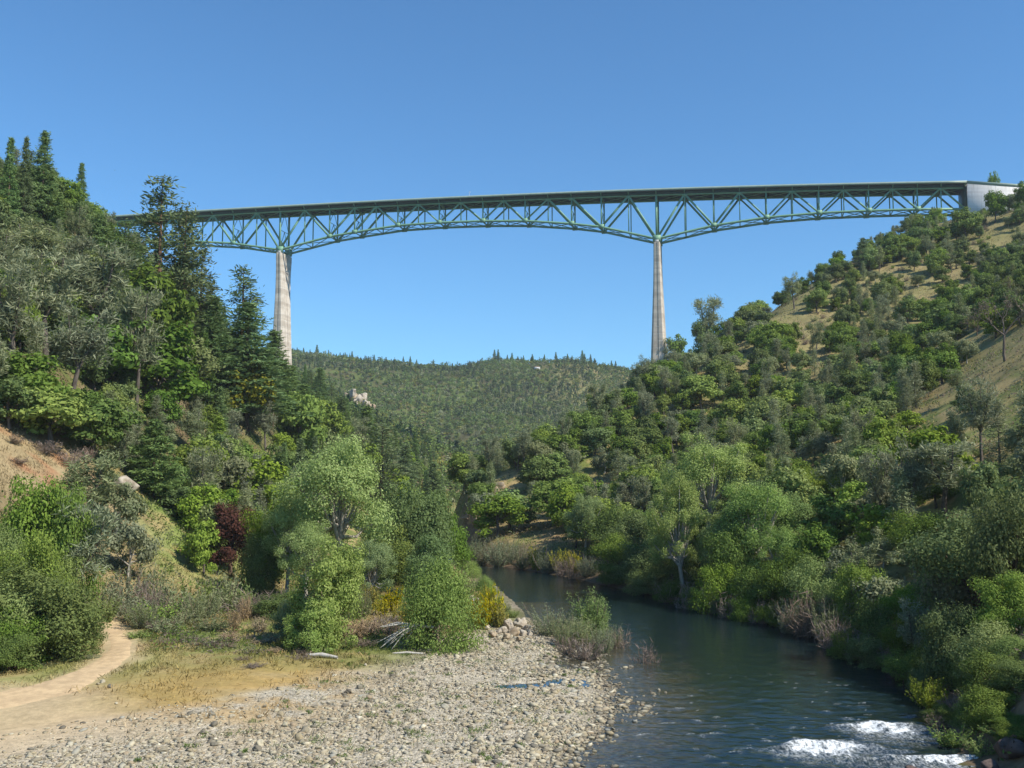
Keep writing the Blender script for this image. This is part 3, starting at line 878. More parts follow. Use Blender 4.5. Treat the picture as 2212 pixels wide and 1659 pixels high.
def make_round(sp, mat, bark, seed, H, R, K, nleaf, size, low=0.2, aspect=0.6, open_=0.0, tall=1.0, limbs=6, even=0.0):
    """broad-leaved tree: leafy lobes carried on limbs"""
    rng = np.random.default_rng(seed)
    zc = H*(1+low)/2; rz = H*(1-low)/2
    d = ball(K, rng); d[:, 2] = np.where(d[:, 2] < -0.75, -d[:, 2]*0.5, d[:, 2])
    rad = rng.uniform(0.40, 0.88-.16*even, K)
    lc = np.stack([d[:, 0]*R*rad, d[:, 1]*R*rad, zc + d[:, 2]*rz*rad], -1)
    lr = R*(.16+.30*rng.random(K)**1.4)*(1-open_*.3)*(1.15-.35*rad)*(1.12+.30*even)
    wt = lr**2; cnt = np.maximum((nleaf*wt/wt.sum()).astype(int), 12)
    pts, fc = [], []
    for k in range(K):
        n = cnt[k]; u = ball(n, rng)
        r = lr[k]*(rng.random(n)**(0.42))*rng.uniform(.8, 1.15, n)
        p = lc[k] + u*r[:, None]*np.array([1, 1, 0.72*tall])
        pts.append(p); fc.append(unit(u*.8 + unit(p-np.array([0, 0, zc]))*.5))
    p = np.concatenate(pts); fc = np.concatenate(fc)
    ok = p[:, 2] > H*max(low, .02)*rng.uniform(.6, 1.2, len(p)); p, fc = p[ok], fc[ok]
    crown = mesh_np("crown", *leaves(p, size, aspect, .35, rng, face=fc), mat)
    m = MB(); r0 = 0.028*H
    top = Vector((rng.normal()*R*.08, rng.normal()*R*.08, zc))
    m.tube([(0,0,-.8), (0,0,H*.05), tuple(top*0.5+Vector((rng.normal()*.1*R*.3,0,0))), tuple(top)], [r0*1.25, r0, r0*.75, r0*.45], 6)
    for k in np.argsort(-lr)[:limbs]:
        a = top*rng.uniform(.45, .8); e = Vector(lc[k]); mid = (a+e)/2 + Vector((0, 0, -.05*H))
        m.tube([tuple(a), tuple(mid), tuple(e)], [r0*.5, r0*.32, r0*.12], 5)
    reg(sp, crown, m.mesh("trunk", bark, True), H, R)

def make_conifer(sp, mat, bark, seed, H, R, base, gap, nb, tuft, size, aspect, droop, shape, spread=.45, skip=0.0, flat=1.0, lean=0.0, dead=0):
    """whorled conifer: straight bole, branches in tiers, needle tufts along each branch"""
    rng = np.random.default_rng(seed)
    C, A = [], []; m = MB(); r0 = 0.016*H + .03
    lx = lambda z: lean*math.sin(z/H*2.2)*H*.04
    m.tube([(lx(z), 0, z-(0.8 if z == 0 else 0)) for z in np.linspace(0, H*.97, 7)], [r0*(1-t*.92) for t in np.linspace(0, 1, 7)], 6)
    z = H*base; stick = 0
    while z < H*0.985:
        t = (z/H-base)/(1-base)
        prof = shape(t)
        for b in range(nb):
            if rng.random() < skip: continue
            az = rng.uniform(0, 2*math.pi); L = R*prof*rng.uniform(.62, 1.12)
            if L < .15: L = .15
            dv = np.array([math.cos(az), math.sin(az), 0])
            k = max(2, int(L/.55*tuft)); f = np.sqrt(rng.uniform(.06, 1, k))
            zz = z + rng.normal()*gap*.3
            pos = np.array([lx(z), 0, zz]) + dv*(L*f)[:, None] + np.array([0, 0, 1])*((-droop*f + .35*droop*f*f)*L)[:, None]
            n = 7
            c = np.repeat(pos, n, 0) + rng.normal(size=(k*n, 3))*spread*(.5+.5*np.repeat(1-f*.35, n))[:, None]*np.array([1, 1, .55*flat])
            C.append(c); A.append(np.repeat(dv[None], k*n, 0) + np.array([0, 0, .25]))
            if stick < 46 and rng.random() < .4:
                m.tube([(lx(z), 0, zz), tuple(np.array([lx(z), 0, zz]) + dv*L*.8 + np.array([0, 0, -droop*.6*L]))], [r0*.18, r0*.05], 4); stick += 1
        z += gap*rng.uniform(.75, 1.3)*(1-.35*t)
    for k in range(dead):
        z = H*rng.uniform(.12, max(base, .2)); az = rng.uniform(0, 6.28); L = R*rng.uniform(.3, .7)
        m.tube([(lx(z), 0, z), (lx(z)+math.cos(az)*L, math.sin(az)*L, z-.1*L)], [r0*.15, r0*.04], 4)
    C = np.concatenate(C); A = np.concatenate(A)
    crown = mesh_np("crown", *leaves(C, size, aspect, 1.0, rng, A), mat)
    reg(sp, crown, m.mesh("trunk", bark, True), H, R)

def make_grey_pine(sp, mat, bark, seed, H, R, ntuft, size, fork=.42):
    """open, forked pine with thin upswept limbs and wispy tufts"""
    rng = np.random.default_rng(seed); m = MB(); r0 = .018*H+.03
    fx = Vector((rng.normal()*.05*H, rng.normal()*.05*H, H*fork))
    m.tube([(0,0,-.8), tuple(fx*.5+Vector((rng.normal()*.2,0,0))), tuple(fx)], [r0*1.1, r0*.9, r0*.75], 6)
    C = []
    for l in range(3):
        az = l*2.1+rng.uniform(-.5, .5); sp_ = R*rng.uniform(.25, .55)
        e = Vector((fx.x+math.cos(az)*sp_, fx.y+math.sin(az)*sp_, H*rng.uniform(.82, 1.0)))
        mid = fx*.5+e*.5+Vector((math.cos(az), math.sin(az), 0))*sp_*.25
        m.tube([tuple(fx), tuple(mid), tuple(e)], [r0*.65, r0*.4, r0*.1], 5)
        for b in range(15):
            f = rng.uniform(.02, 1); a = fx*(1-f)+e*f + Vector((math.cos(az), math.sin(az), 0))*sp_*.5*f*(1-f)
            a2 = rng.uniform(0, 6.28); L = R*rng.uniform(.35, .85)*(1-.55*f)
            q = a + Vector((math.cos(a2)*L, math.sin(a2)*L, L*rng.uniform(.05, .7)))
            if b < 9: m.tube([tuple(a), tuple((a+q)/2+Vector((0,0,-.06*L))), tuple(q)], [r0*.22, r0*.14, r0*.05], 4)
            for _ in range(ntuft):
                g = rng.uniform(.35, 1.05); C.append(np.array(a*(1-g)+q*g) + rng.normal(size=3)*.35)
    C = np.array(C); n = 8
    c = np.repeat(C, n, 0); off = rng.normal(size=c.shape)*.34
    crown = mesh_np("crown", *leaves(c+off, size, .17, .3, rng, unit(off)+np.array([0, 0, .5])), mat)
    reg(sp, crown, m.mesh("trunk", bark, True), H, R)

def make_stems(sp, mat, bark, seed, H, R, nst, per, size, aspect, full=.25, bend=.5, tip=.75, spread=.22, cone=1.0):
    """bush of many stems rising from one root, leaves along each"""
    rng = np.random.default_rng(seed); m = MB(); C, A = [], []
    ph = rng.uniform(0, 6.28, 4)
    for k in range(nst):
        az = rng.uniform(0, 6.28); o = math.sqrt(rng.random())
        lump = 1 + o*(.20*math.sin(2*az+ph[0]) + .17*math.sin(3*az+ph[1]) + .10*math.sin(5*az+ph[2])) + .10*math.sin(9*o+ph[3])
        if rng.random() < .10: lump *= rng.uniform(1.1, 1.3)
        h = H*lump*(rng.uniform(.55, 1.0) if o > .5 else rng.uniform(.75, 1.02))*(1-(1-tip)*o*o); r = R*o*cone*(.55+.45*lump)
        p0 = np.array([math.cos(az)*r*.12, math.sin(az)*r*.12, -.2])
        p2 = np.array([math.cos(az)*r, math.sin(az)*r, h])
        p1 = (p0+p2)/2 + np.array([math.cos(az)*r*bend*.4, math.sin(az)*r*bend*.4, 0])
        f = rng.uniform(full, 1.0, per)[:, None]
        pos = p0*(1-f)**2 + 2*p1*f*(1-f) + p2*f*f
        tan = unit(2*(p1-p0)*(1-f) + 2*(p2-p1)*f)
        pos = pos + rng.normal(size=pos.shape)*spread*(H/5)
        pos[:, 2] = np.maximum(pos[:, 2], .03*H)
        C.append(pos); A.append(tan)
        if k < 26: m.tube([tuple(p0), tuple((p0+2*p1+p2)/4), tuple(p2*.95)], [.02*H*.5, .011*H*.5, .004*H], 4)
    crown = mesh_np("foliage", *leaves(np.concatenate(C), size, aspect, .2, rng, np.concatenate(A), 1.6), mat)
    reg(sp, crown, m.mesh("stems", bark, True), H, R)

def make_bare(sp, bark, seed, H, R, red=False):
    rng = np.random.default_rng(seed); m = MB()
    def grow(p, d, L, r, depth):
        q = p + d*L; mid = p + d*L*.5 + Vector(rng.normal(size=3)*L*.06)
        m.tube([tuple(p), tuple(mid), tuple(q)], [r, r*.8, r*.55], 5 if depth < 2 else 4)
        if depth >= 4: return
        for _ in range(3 if depth < 3 else 2):
            nd_ = (d + Vector(rng.normal(size=3)*.55) + Vector((0, 0, .12))).normalized()
            grow(q, nd_, L*rng.uniform(.55, .8), r*.52, depth+1)
    grow(Vector((0, 0, -.4)), Vector((0, 0, 1)), H*.34, .022*H, 0)
    v = np.array(m.v)
    tips = v[v[:, 2] > H*.35]; c = tips[rng.integers(0, len(tips), 700)] + rng.normal(size=(700, 3))*.25
    crown = mesh_np("crown", *leaves(c, .22, .1, .2, rng), M['lf_brush'])
    reg(sp, crown, m.mesh("trunk", bark, True), float(v[:, 2].max()), float(np.abs(v[:, :2]).max()))

B = 'bark_'
for i in range(4):
    make_round('oak_dark', M['lf_oak_dark'], M['bark_grey'], 10+i, 9.5, 4.5, 34, 4600, .28, -.08)
    make_round('oak', M['lf_oak'], M['bark_grey'], 20+i, 9.5, 4.5, 34, 4600, .28, -.08)
    make_round('oak_bright', M['lf_oak_bright'], M['bark_grey'], 30+i, 9.5, 4.5, 34, 4600, .28, -.1)
    make_round('sage_oak', M['lf_sage'], M['bark_pale'], 40+i, 8, 4.4, 24, 3000, .27, .12, .5, .3)
for i in range(3):
    make_round('oak_near', M['lf_oak'], M['bark_brown'], 50+i, 10, 5.6, 46, 18000, .14, -.1)
    make_round('oak_near_dark', M['lf_oak_dark'], M['bark_brown'], 60+i, 10, 5.6, 50, 19000, .14, -.25, limbs=12)
    make_round('bright_near', M['lf_oak_bright'], M['bark_grey'], 70+i, 10, 5.6, 48, 19000, .15, -.15)
    make_round('cottonwood', M['lf_cotton'], M['bark_pale'], 80+i, 22, 9.0, 54, 27000, .155, .08, .6, 1.1, 1.1, 30)
make_round('gold_oak', M['lf_gold'], M['bark_brown'], 90, 10, 5.0, 26, 4200, .28, .15)
make_round('purple_tree', M['lf_purple'], M['bark_brown'], 91, 10, 4.0, 36, 13000, .16, -.2, tall=1.3)
tri = lambda t: (1-t)**.85
pin = lambda t: (.6+.4*math.sin(min(1, t*2.4)*1.57))*(1-t**2.2)*(.86+.18*math.sin(t*23)) + .07
fat = lambda t: min(1, t*5+.35)*(1-t)**.7
for i in range(4):
    make_conifer('fir', M['lf_fir'], M['bark_brown'], 100+i, 24, 5.0, .04, .60, 7, 1.25, .36, .28, .32, tri, .40)
    make_conifer('pine', M['lf_pine'], M['bark_red2'], 110+i, 28, 4.6, .24, 1.25, 6, .95, .46, .28, .02, pin, .80, .22, flat=1.2, dead=8, lean=(i-1.5)*.5)
    make_grey_pine('grey_pine', M['lf_grey'], M['bark_grey'], 120+i, 15, 4.2, 9, .42)
    make_stems('brush', M['lf_brush'], M['twig'], 130+i, 2.2, 1.5, 70, 9, .30, .07, .1, .4, .8, .12)
    make_stems('shrub', M['lf_oak'], M['twig'], 140+i, 2.2, 1.6, 40, 40, .11, .5, .1, .5, .7, .20)
    make_stems('sage_shrub', M['lf_sage'], M['twig'], 150+i, 2.2, 1.5, 44, 30, .13, .3, .1, .4, .75, .18)
for i in range(4):
    make_conifer('grey_cone', M['lf_grey'], M['bark_grey'], 210+i, 13, 3.4, .05, .62, 7, 1.0, .42, .17, .0, lambda t: (.35+.65*min(1, t*3.2))*(1-t**1.7)*(.8+.25*math.sin(t*17+i))+.06, .62, .22, flat=1.2)
for i in range(2):
    make_round('pale_bush', M['lf_cotton'], M['twig'], 220+i, 8, 4.2, 54, 26000, .115, -.25, .45, .7, 1.15, 16, .2)
    make_round('willow_round', M['lf_willow'], M['twig'], 225+i, 7, 4.0, 80, 32000, .11, -.6, .35, .3, 1.1, 16, 1.0)
for i in range(2):
    make_conifer('fir_bushy', M['lf_fir'], M['bark_brown'], 160+i, 14, 4.6, .04, .48, 7, 1.5, .30, .3, .22, fat, .34)
    make_conifer('fir_gold', M['lf_oak'], M['bark_brown'], 165+i, 14, 3.6, .05, .5, 6, 1.2, .30, .3, .25, tri, .3)
    make_stems('willow', M['lf_willow'], M['twig'], 170+i, 6, 3.4, 150, 110, .15, .22, .12, .55, .62, .16)
    make_stems('broom', M['lf_broom'], M['twig'], 180+i, 2, 1.3, 60, 46, .085, .5, .25, .5, .75, .14)
    make_stems('reed', M['lf_straw'], M['twig'], 185+i, 2.2, 1.0, 70, 10, .34, .07, .05, .3, .9, .06)
    make_stems('lime', M['lf_lime'], M['twig'], 190+i, 3, 2.0, 60, 75, .12, .45, .15, .7, .6, .2)
    make_stems('grey_willow', M['lf_sage'], M['twig'], 195+i, 3, 2.0, 110, 46, .14, .14, .15, .45, .8, .10)
make_stems('tall_willow', M['lf_willow'], M['bark_grey'], 199, 6, 2.0, 90, 110, .14, .2, .2, .3, .5, .14, .8)
make_bare('bare_tree', M['bark_brown'], 200, 9, 5); make_bare('bare_tree', M['bark_grey'], 201, 8, 4)

NAME = dict(oak_dark='live_oak', oak='oak_tree', oak_bright='broadleaf_tree', sage_oak='blue_oak', grey_cone='young_pine', pale_bush='willow_bush', willow_round='willow_bush', oak_near='oak_tree', oak_near_dark='live_oak', bright_near='alder_tree', cottonwood='cottonwood_tree',
            gold_oak='oak_tree', purple_tree='plum_tree', fir='fir_tree', pine='pine_tree', grey_pine='grey_pine', brush='dry_brush', shrub='shrub', sage_shrub='shrub', fir_bushy='fir_tree', fir_gold='fir_tree',
            willow='willow_bush', broom='broom_bush', reed='dry_reeds', lime='willow_bush', grey_willow='willow_bush', tall_willow='willow_tree', bare_tree='bare_tree')
CAT = dict(young_pine='tree', oak_tree='tree', live_oak='tree', broadleaf_tree='tree', blue_oak='tree', alder_tree='tree', cottonwood_tree='tree', plum_tree='tree', fir_tree='tree', pine_tree='tree', grey_pine='tree', bare_tree='tree', willow_tree='tree',
           dry_brush='bush', shrub='bush', willow_bush='bush', broom_bush='bush', dry_reeds='reeds')
LOOK = dict(grey_cone='feathery grey-green cone pine', pale_bush='pale green leafy willow', willow_round='round green willow', oak_dark='dark green rounded oak', oak='olive green rounded oak', oak_bright='fresh bright green broad tree', sage_oak='pale grey-green open oak', fir='dark conical fir', pine='tall narrow pine',
            grey_pine='wispy grey-green forked pine', brush='dry brown twiggy bush', shrub='low green leafy bush', sage_shrub='low grey-green bush', fir_bushy='broad dense fir', fir_gold='yellow-green young fir',
            bare_tree='leafless brown tree', gold_oak='yellow-green round oak', broom='yellow flowering bush', willow='light green upright bush', grey_willow='grey-green upright bush', reed='dry straw reeds',
            lime='lime green bush', oak_near='olive green rounded oak', oak_near_dark='dark green rounded oak', bright_near='bright green leafy tree', cottonwood='tall pale green cottonwood')
GRP = dict(young_pine='young grey pines on the canyon slopes', oak_tree='oaks on the canyon slopes', live_oak='dark evergreen oaks on the canyon slopes', broadleaf_tree='bright green trees on the canyon slopes', blue_oak='pale oaks on the canyon slopes', alder_tree='green trees by the water', cottonwood_tree='cottonwoods by the water', fir_tree='firs on the left slope', pine_tree='tall pines', grey_pine='grey pines on the canyon slopes',
           dry_brush='dry brush on the canyon slopes', shrub='bushes on the canyon slopes', willow_bush='willows by the water', broom_bush='yellow broom by the river', dry_reeds='dry reeds by the gravel bar', bare_tree='leafless trees', plum_tree=None, willow_tree=None)
AUTO = []                                  # placed plants that still want a label of their own
OCC = []                                   # (x, y, radius) taken by a placed plant
_cyc = {}
def plant(sp, x, y, z, h, w, label=None, rz=None, auto=True, tilt=0.0):
    var = PROTO[sp]; k = _cyc.get(sp, random.randrange(len(var))); _cyc[sp] = k+1
    cm, tm, H, R = var[k % len(var)]
    nm = NAME[sp]
    r = empty(nm, (x, y, z), random.uniform(0, 6.28) if rz is None else rz)
    sxy = w/(2*R); r.scale = (sxy, sxy, h/H)
    if tilt: r.rotation_euler = (0, tilt, 0)
    link("trunk" if tm.name.startswith("trunk") else "stems", tm, r)
    link("crown" if cm.name.startswith("crown") else "foliage", cm, r)
    tag(r, label, CAT[nm], GRP.get(nm))
    if label is None: AUTO.append((r, sp, project((x, y, z+h*.55))))
    OCC.append((x, y, w*.5))
    return r
def P(sp, x, yb, yt, w, label=None, Y=None, tilt=0.0):
    """x, foot, top, width as read off the photograph; stands where that foot meets the ground"""
    px, pb, pt = x*D2P, yb*D2P, yt*D2P
    if Y is None: X, Yd, Z = ground_hit(px, pb)
    else:
        X, Yd, _ = at(px, pb, Y); Z = float(height(X, Yd))
    _, _, ztop = at(px, pt, Yd)
    h = max(ztop - Z, .4); ww = w*D2P/FPX*math.hypot(Yd, Z-CAM_Z)
    return plant(sp, X, Yd, Z-.05*min(h, 3), h, ww, label, tilt=tilt)

# ------------------------------------------------------------------ plants one can pick out in the photograph
P('fir', 15, 500, 298, 59, "tall fir at left edge of the skyline, leftmost of three")
P('fir', 48, 500, 297, 52, "slim tall fir on left skyline between two others")
P('fir', 86, 490, 285, 88, "tallest dark fir on left skyline, rightmost of three", tilt=.02)
P('fir', 125, 530, 420, 52, "short pointed fir just right of the three skyline firs")
P('grey_pine', 172, 570, 440, 64, "grey pine on skyline at the left end of the bridge")
P('fir_bushy', 212, 600, 462, 84, "dense bushy fir hiding the bridge deck's left end")
P('pine', 268, 650, 475, 87, "thin pine with sky gaps left of the tallest pine")
P('pine', 342, 730, 380, 145, "tallest pine, rising above the bridge deck at left")
P('pine', 378, 740, 470, 92, "pine squeezed between the two tallest pines under the bridge")
P('pine', 400, 800, 440, 121, "tall pine with bare reddish trunk crossing the left truss")
P('pine', 432, 800, 538, 95, "smaller pine right of the bare-trunked tall pine")
P('pine', 517, 830, 575, 113, "lone pine standing clear against sky left of the pier")
P('fir', 455, 860, 640, 143, "dark pyramidal fir below the lone pine, left of it")
P('fir', 530, 900, 655, 195, "broad dark fir directly under the lone pine")
P('fir', 590, 900, 715, 143, "dark fir touching the foot of the left pier")
P('fir', 630, 900, 790, 78)
P('gold_oak', 535, 930, 778, 120, "yellow-green round oak below the dark firs near the left pier")
P('oak_dark', 318, 765, 580, 200, "large domed olive oak under the tall pines")
P('grey_pine', 100, 800, 520, 170, "large grey pine with long leaning trunk on left slope", tilt=-.05)
P('grey_pine', 210, 790, 520, 150, "tall forked grey pine in middle of the left slope")
P('grey_pine', 292, 910, 620, 120, "grey pine with long bare dark trunk on left slope")
P('grey_pine', 150, 900, 650, 150, "wide grey pine above the red earth bank")
P('grey_pine', 40, 860, 560, 150); P('grey_pine', 55, 620, 470, 150); P('grey_pine', 130, 650, 500, 120)
P('oak_dark', 130, 730, 600, 120, "dark green oak among grey pines high on the left slope")
P('oak_bright', 230, 850, 690, 190); P('oak_bright', 340, 880, 700, 200); P('oak_bright', 60, 910, 760, 170); P('oak', 110, 960, 830, 190)
P('oak_dark', 200, 990, 860, 170); P('oak_dark', 20, 930, 810, 130); P('oak', 400, 860, 720, 130); P('oak_bright', 250, 760, 610, 140)
P('oak', 330, 660, 585, 100); P('oak_dark', 90, 690, 560, 100); P('oak', 20, 760, 600, 120); P('oak_bright', 60, 480, 400, 70)
P('oak_bright', 20, 560, 440, 90); P('grey_pine', 15, 640, 500, 110); P('oak', 180, 620, 540, 90)
P('fir_bushy', 330, 1075, 905, 130, "dark broad conifer above the dry grass clearing")
P('fir_gold', 482, 945, 838, 66, "young yellow-green fir on slope below the gold oak")
P('fir_gold', 470, 1010, 900, 90)
P('grey_pine', 262, 1020, 935, 52, "small grey pine beside the pale boulder")
P('grey_pine', 200, 1170, 970, 130, "grey pine standing in front of the red earth bank")
P('sage_oak', 250, 1170, 1040, 110)
for a in ((95,985,945,70),(150,1010,960,80),(40,1010,985,50),(120,945,915,70),(185,1000,960,50),(30,960,935,50)): P('brush', *a)
P('bright_near', 60, 1245, 1030, 190, "bright green tree at left edge below red earth", Y=112)
P('bright_near', 145, 1230, 1040, 140, Y=113)
P('oak_near', 20, 1300, 1130, 130, Y=104)
P('grey_pine', 190, 1335, 1080, 150, "grey pine with dark leaning trunk beside the dirt path", Y=113, tilt=.10)
P('sage_oak', 275, 1260, 1120, 110, "pale grey-green tree left of the grass clearing")
P('oak_near_dark', 62, 1440, 1215, 270, "big dark green bush at lower left beside the dirt path", Y=95)
P('oak_near', 10, 1430, 1260, 160, Y=94); P('oak_near_dark', 160, 1425, 1310, 120, Y=98); P('oak_near_dark', 20, 1470, 1360, 110, Y=90)
P('oak_bright', 390, 1125, 1050, 110); P('oak', 440, 1240, 1120, 84, "round green bush right of the dry grass clearing")
P('purple_tree', 497, 1245, 1085, 130, "dark red-purple leafed tree left of the pale cottonwood")
P('oak_near', 590, 1262, 1075, 150, "olive tree between the purple tree and the cottonwood", Y=150)
P('oak_near_dark', 560, 1265, 1150, 90, Y=146)
P('oak', 560, 1120, 985, 150); P('oak', 430, 1100, 950, 120); P('oak', 640, 1010, 850, 130); P('sage_oak', 500, 1090, 950, 110); P('grey_pine', 420, 1000, 880, 80)
P('oak', 690, 980, 860, 110); P('fir', 690, 900, 795, 67, "dark spiky fir against the far hill right of left pier")
P('fir', 655, 960, 830, 104); P('fir', 735, 990, 860, 91); P('fir', 790, 1020, 880, 104); P('grey_pine', 760, 1010, 900, 70)
P('pine', 825, 1110, 915, 124, "golden-green pine behind the right side of the cottonwood"); P('fir', 875, 1100, 960, 85); P('fir', 935, 1130, 1000, 78, "small dark pine at the foot of the far hill")
P('oak', 850, 1110, 1010, 100); P('oak_dark', 770, 1080, 960, 110); P('oak', 700, 1040, 930, 100); P('oak_bright', 610, 1070, 960, 110)
P('bright_near', 890, 1235, 1040, 190, "bright green broad tree between cottonwood and river", Y=165)
P('bright_near', 965, 1235, 1110, 110, "bright green tree overhanging the river's left bank", Y=185)
P('oak_near', 845, 1245, 1130, 120, Y=160); P('bright_near', 925, 1250, 1150, 110, Y=150)
P('cottonwood', 722, 1290, 942, 250, "tallest pale green cottonwood on the left bank", Y=140)
P('cottonwood', 620, 1270, 1040, 120, Y=148); P('cottonwood', 800, 1280, 1165, 110, Y=132); P('cottonwood', 660, 1300, 1120, 120, Y=133)
P('pale_bush', 705, 1420, 1160, 165, "pale green willow in front of the cottonwood at the gravel's edge", Y=104)
P('pale_bush', 640, 1395, 1280, 100, Y=108); P('grey_willow', 775, 1330, 1250, 60, Y=120)
P('willow_round', 950, 1405, 1198, 172, "round bright green willow bush at the edge of gravel", Y=104.5)
P('tall_willow', 1277, 1385, 1273, 76, "tall yellow-green willow on the little island in the river", Y=118)
P('grey_willow', 1192, 1372, 1303, 104, "grey-green willow clump at the left of the river island", Y=118)
P('brush', 1262, 1424, 1366, 100, "largest brown twiggy bush on the river island", Y=103)
P('brush', 1225, 1410, 1366, 56, Y=106); P('grey_willow', 1300, 1405, 1345, 56, Y=107); P('grey_willow', 1228, 1395, 1330, 70, Y=110)
P('grey_willow', 1245, 1385, 1325, 90, Y=112); P('brush', 1335, 1392, 1345, 52, "brown bush with green tips on right of the river island", Y=110)
P('grey_willow', 1322, 1385, 1340, 44, Y=111)
P('brush', 1392, 1426, 1378, 62, "brown twiggy bush standing alone in the river", Y=101)
for a in ((845,1310,1265,50,128),(822,1330,1290,40,124),(868,1335,1300,44,121),(1062,1335,1262,60,122),(1040,1340,1290,44,119),(1080,1345,1300,40,121),(800,1300,1255,40,130),(1050,1290,1258,30,134)): P('broom', *a[:4], Y=a[4])
P('broom', 612, 1425, 1375, 40, "green-yellow broom bush in front of the shaded brush", Y=102)
for a in ((530,1345,1275,34,120),(505,1385,1310,30,112),(560,1380,1320,40,112),(585,1415,1370,40,106),(595,1440,1395,36,100),(560,1420,1380,40,105),(655,1445,1400,60,99),(770,1395,1335,60,108),(745,1400,1340,50,107),(800,1385,1330,50,110),(495,1410,1360,50,107)): P('reed', *a[:4], Y=a[4])
for a in ((540,1350,1270,110,122),(590,1340,1265,90,124),(830,1380,1320,70,112),(860,1385,1335,60,110),(545,1490,1460,60,92),(525,1470,1450,40,95),(385,1395,1365,60,110),(320,1275,1235,60,128),(345,1300,1260,50,124),(450,1410,1380,90,105),(680,1425,1385,60,103),(420,1400,1375,80,107),(340,1365,1335,70,114)): P('brush', *a[:4], Y=a[4])
for _i, a in enumerate( ((330,1340,1270,100,118),(360,1310,1230,110,126),(290,1330,1270,90,120),(430,1290,1225,110,132),(480,1300,1230,100,130),(395,1345,1290,90,118),(300,1385,1345,60,110),(240,1310,1230,90,122),(480,1260,1215,80,138),(520,1300,1235,60,131),(270,1265,1200,90,130),(330,1235,1180,80,136),(150,1470,1440,60,96),(90,1480,1440,60,93),(195,1460,1420,40,97))): P('sage_shrub' if _i % 3 else 'shrub', *a[:2], a[2]+18, *a[3:4], Y=a[4])

for a in (('oak_near_dark',30,1445,1300,150,93),('oak_near',110,1330,1180,140,106),('oak_near_dark',170,1400,1290,90,102),('oak_near',60,1370,1150,170,100),('shrub',225,1330,1280,60,118),('oak_near_dark',600,1350,1275,110,122),('grey_willow',430,1330,1270,90,122),('grey_willow',310,1350,1290,90,116),('sage_shrub',360,1380,1330,80,112),('sage_shrub',460,1370,1320,90,114),('brush',480,1420,1390,100,104),('brush',380,1410,1380,90,106),('brush',560,1440,1405,80,100),
          ('oak',470,1160,1080,80,165),('oak_near',450,1130,1040,90,176),('bright_near',860,1180,1060,150,180),('oak_near_dark',800,1250,1160,110,150),('bright_near',930,1180,1060,120,195),('grey_willow',1000,1270,1225,60,152),('broom',1030,1325,1275,60,125),('brush',780,1420,1375,70,104),('brush',650,1460,1420,60,97),('pale_bush',670,1430,1290,110,101)):
    P(*a[:5], Y=a[5])
for a in (('oak_near_dark',2060,1480,1300,150,86),('oak_near_dark',2150,1560,1400,150,76),('oak_near',2020,1440,1320,110,94),('oak_near_dark',1960,1440,1330,90,96),('oak_near',2180,1420,1230,150,84),('sage_oak',2060,1400,1230,120,98),('oak_near_dark',2205,1560,1420,110,72),('brush',2060,1570,1500,80,78),('brush',2030,1600,1540,60,75),('oak_near_dark',2110,1620,1500,90,72),('shrub',2170,1650,1560,90,68),('oak_near_dark',2190,1650,1540,90,68),('oak_near_dark',2050,1330,1190,150,110),('sage_oak',1980,1330,1180,120,118),('grey_pine',2150,1330,1080,130,100),('oak_near_dark',1890,1400,1290,110,104),('oak_near',1760,1330,1200,130,124),('oak_near_dark',1700,1310,1180,130,130),('oak_near',1860,1350,1210,120,114),('oak_near_dark',2000,1280,1100,150,122),('bright_near',1700,1230,1060,140,148),('bright_near',1620,1220,1020,130,158),('oak_near',1450,1240,1100,130,172),('oak_near_dark',1380,1230,1100,130,185),('oak_near_dark',1310,1215,1090,130,195),('sage_oak',1560,1230,1120,110,155),('bright_near',1590,1290,1130,120,140)):
    P(*a[:5], Y=a[5])
for a in (('grey_willow',478,588,575,14,165),('lime',490,600,585,14,155),('willow_round',470,580,560,22,185),('grey_willow',505,614,600,14,138),('shrub',498,606,594,12,146),('willow_round',484,596,574,20,160),('shrub',512,622,608,14,132),('grey_willow',462,574,556,20,200),('brush',520,628,616,12,125)):
    P(a[0], a[1]/D2P, a[2]/D2P, a[3]/D2P, a[4]/D2P, Y=a[5])
# right side
P('grey_pine', 1520, 728, 638, 72, "grey pine on ridge right of the right pier")
P('oak_dark', 1515, 740, 690, 50); P('oak_dark', 1462, 760, 722, 46, "small dark oak close beside the right pier")
P('oak', 1640, 690, 648, 56, "pale round oak on the ridge between two grey pines"); P('oak_dark', 1605, 720, 670, 70); P('oak_dark', 1570, 735, 690, 60)
P('grey_pine', 1716, 668, 588, 46, "lone grey pine on bare grass of the right ridge")
P('oak_dark', 1777, 650, 606, 40); P('oak_dark', 1822, 605, 562, 42, "dark oak standing on skyline right of the lone ridge pine"); P('oak', 1845, 612, 580, 36)
P('fir_bushy', 1866, 583, 514, 46, "dark pointed conifer on the right skyline"); P('oak', 1880, 588, 535, 44)
for a in ((1925,568,512),(1955,556,500),(1985,540,492),(1905,575,530)): P('oak_dark', *a, 60)
P('oak_dark', 2003, 520, 474, 52, "dark oak alone on skyline under the bridge's right span"); P('oak', 2035, 530, 490, 50)
P('oak_dark', 2088, 520, 443, 66, "large dark oak at the right end of the truss")
P('oak_dark', 2150, 482, 412, 48, "large dark oak in front of the white abutment wall"); P('oak_dark', 2212, 465, 392, 40, "dark tree at right edge above the abutment wall")
P('oak', 2190, 450, 420, 36)
P('bare_tree', 2172, 780, 620, 130, "leafless brown tree on grassy slope near right edge")
P('oak_dark', 2050, 720, 655, 110, "dark oak patch above the bare grassy slope"); P('oak_bright', 2035, 830, 760, 76, "bright green bush above the tan grass slope")
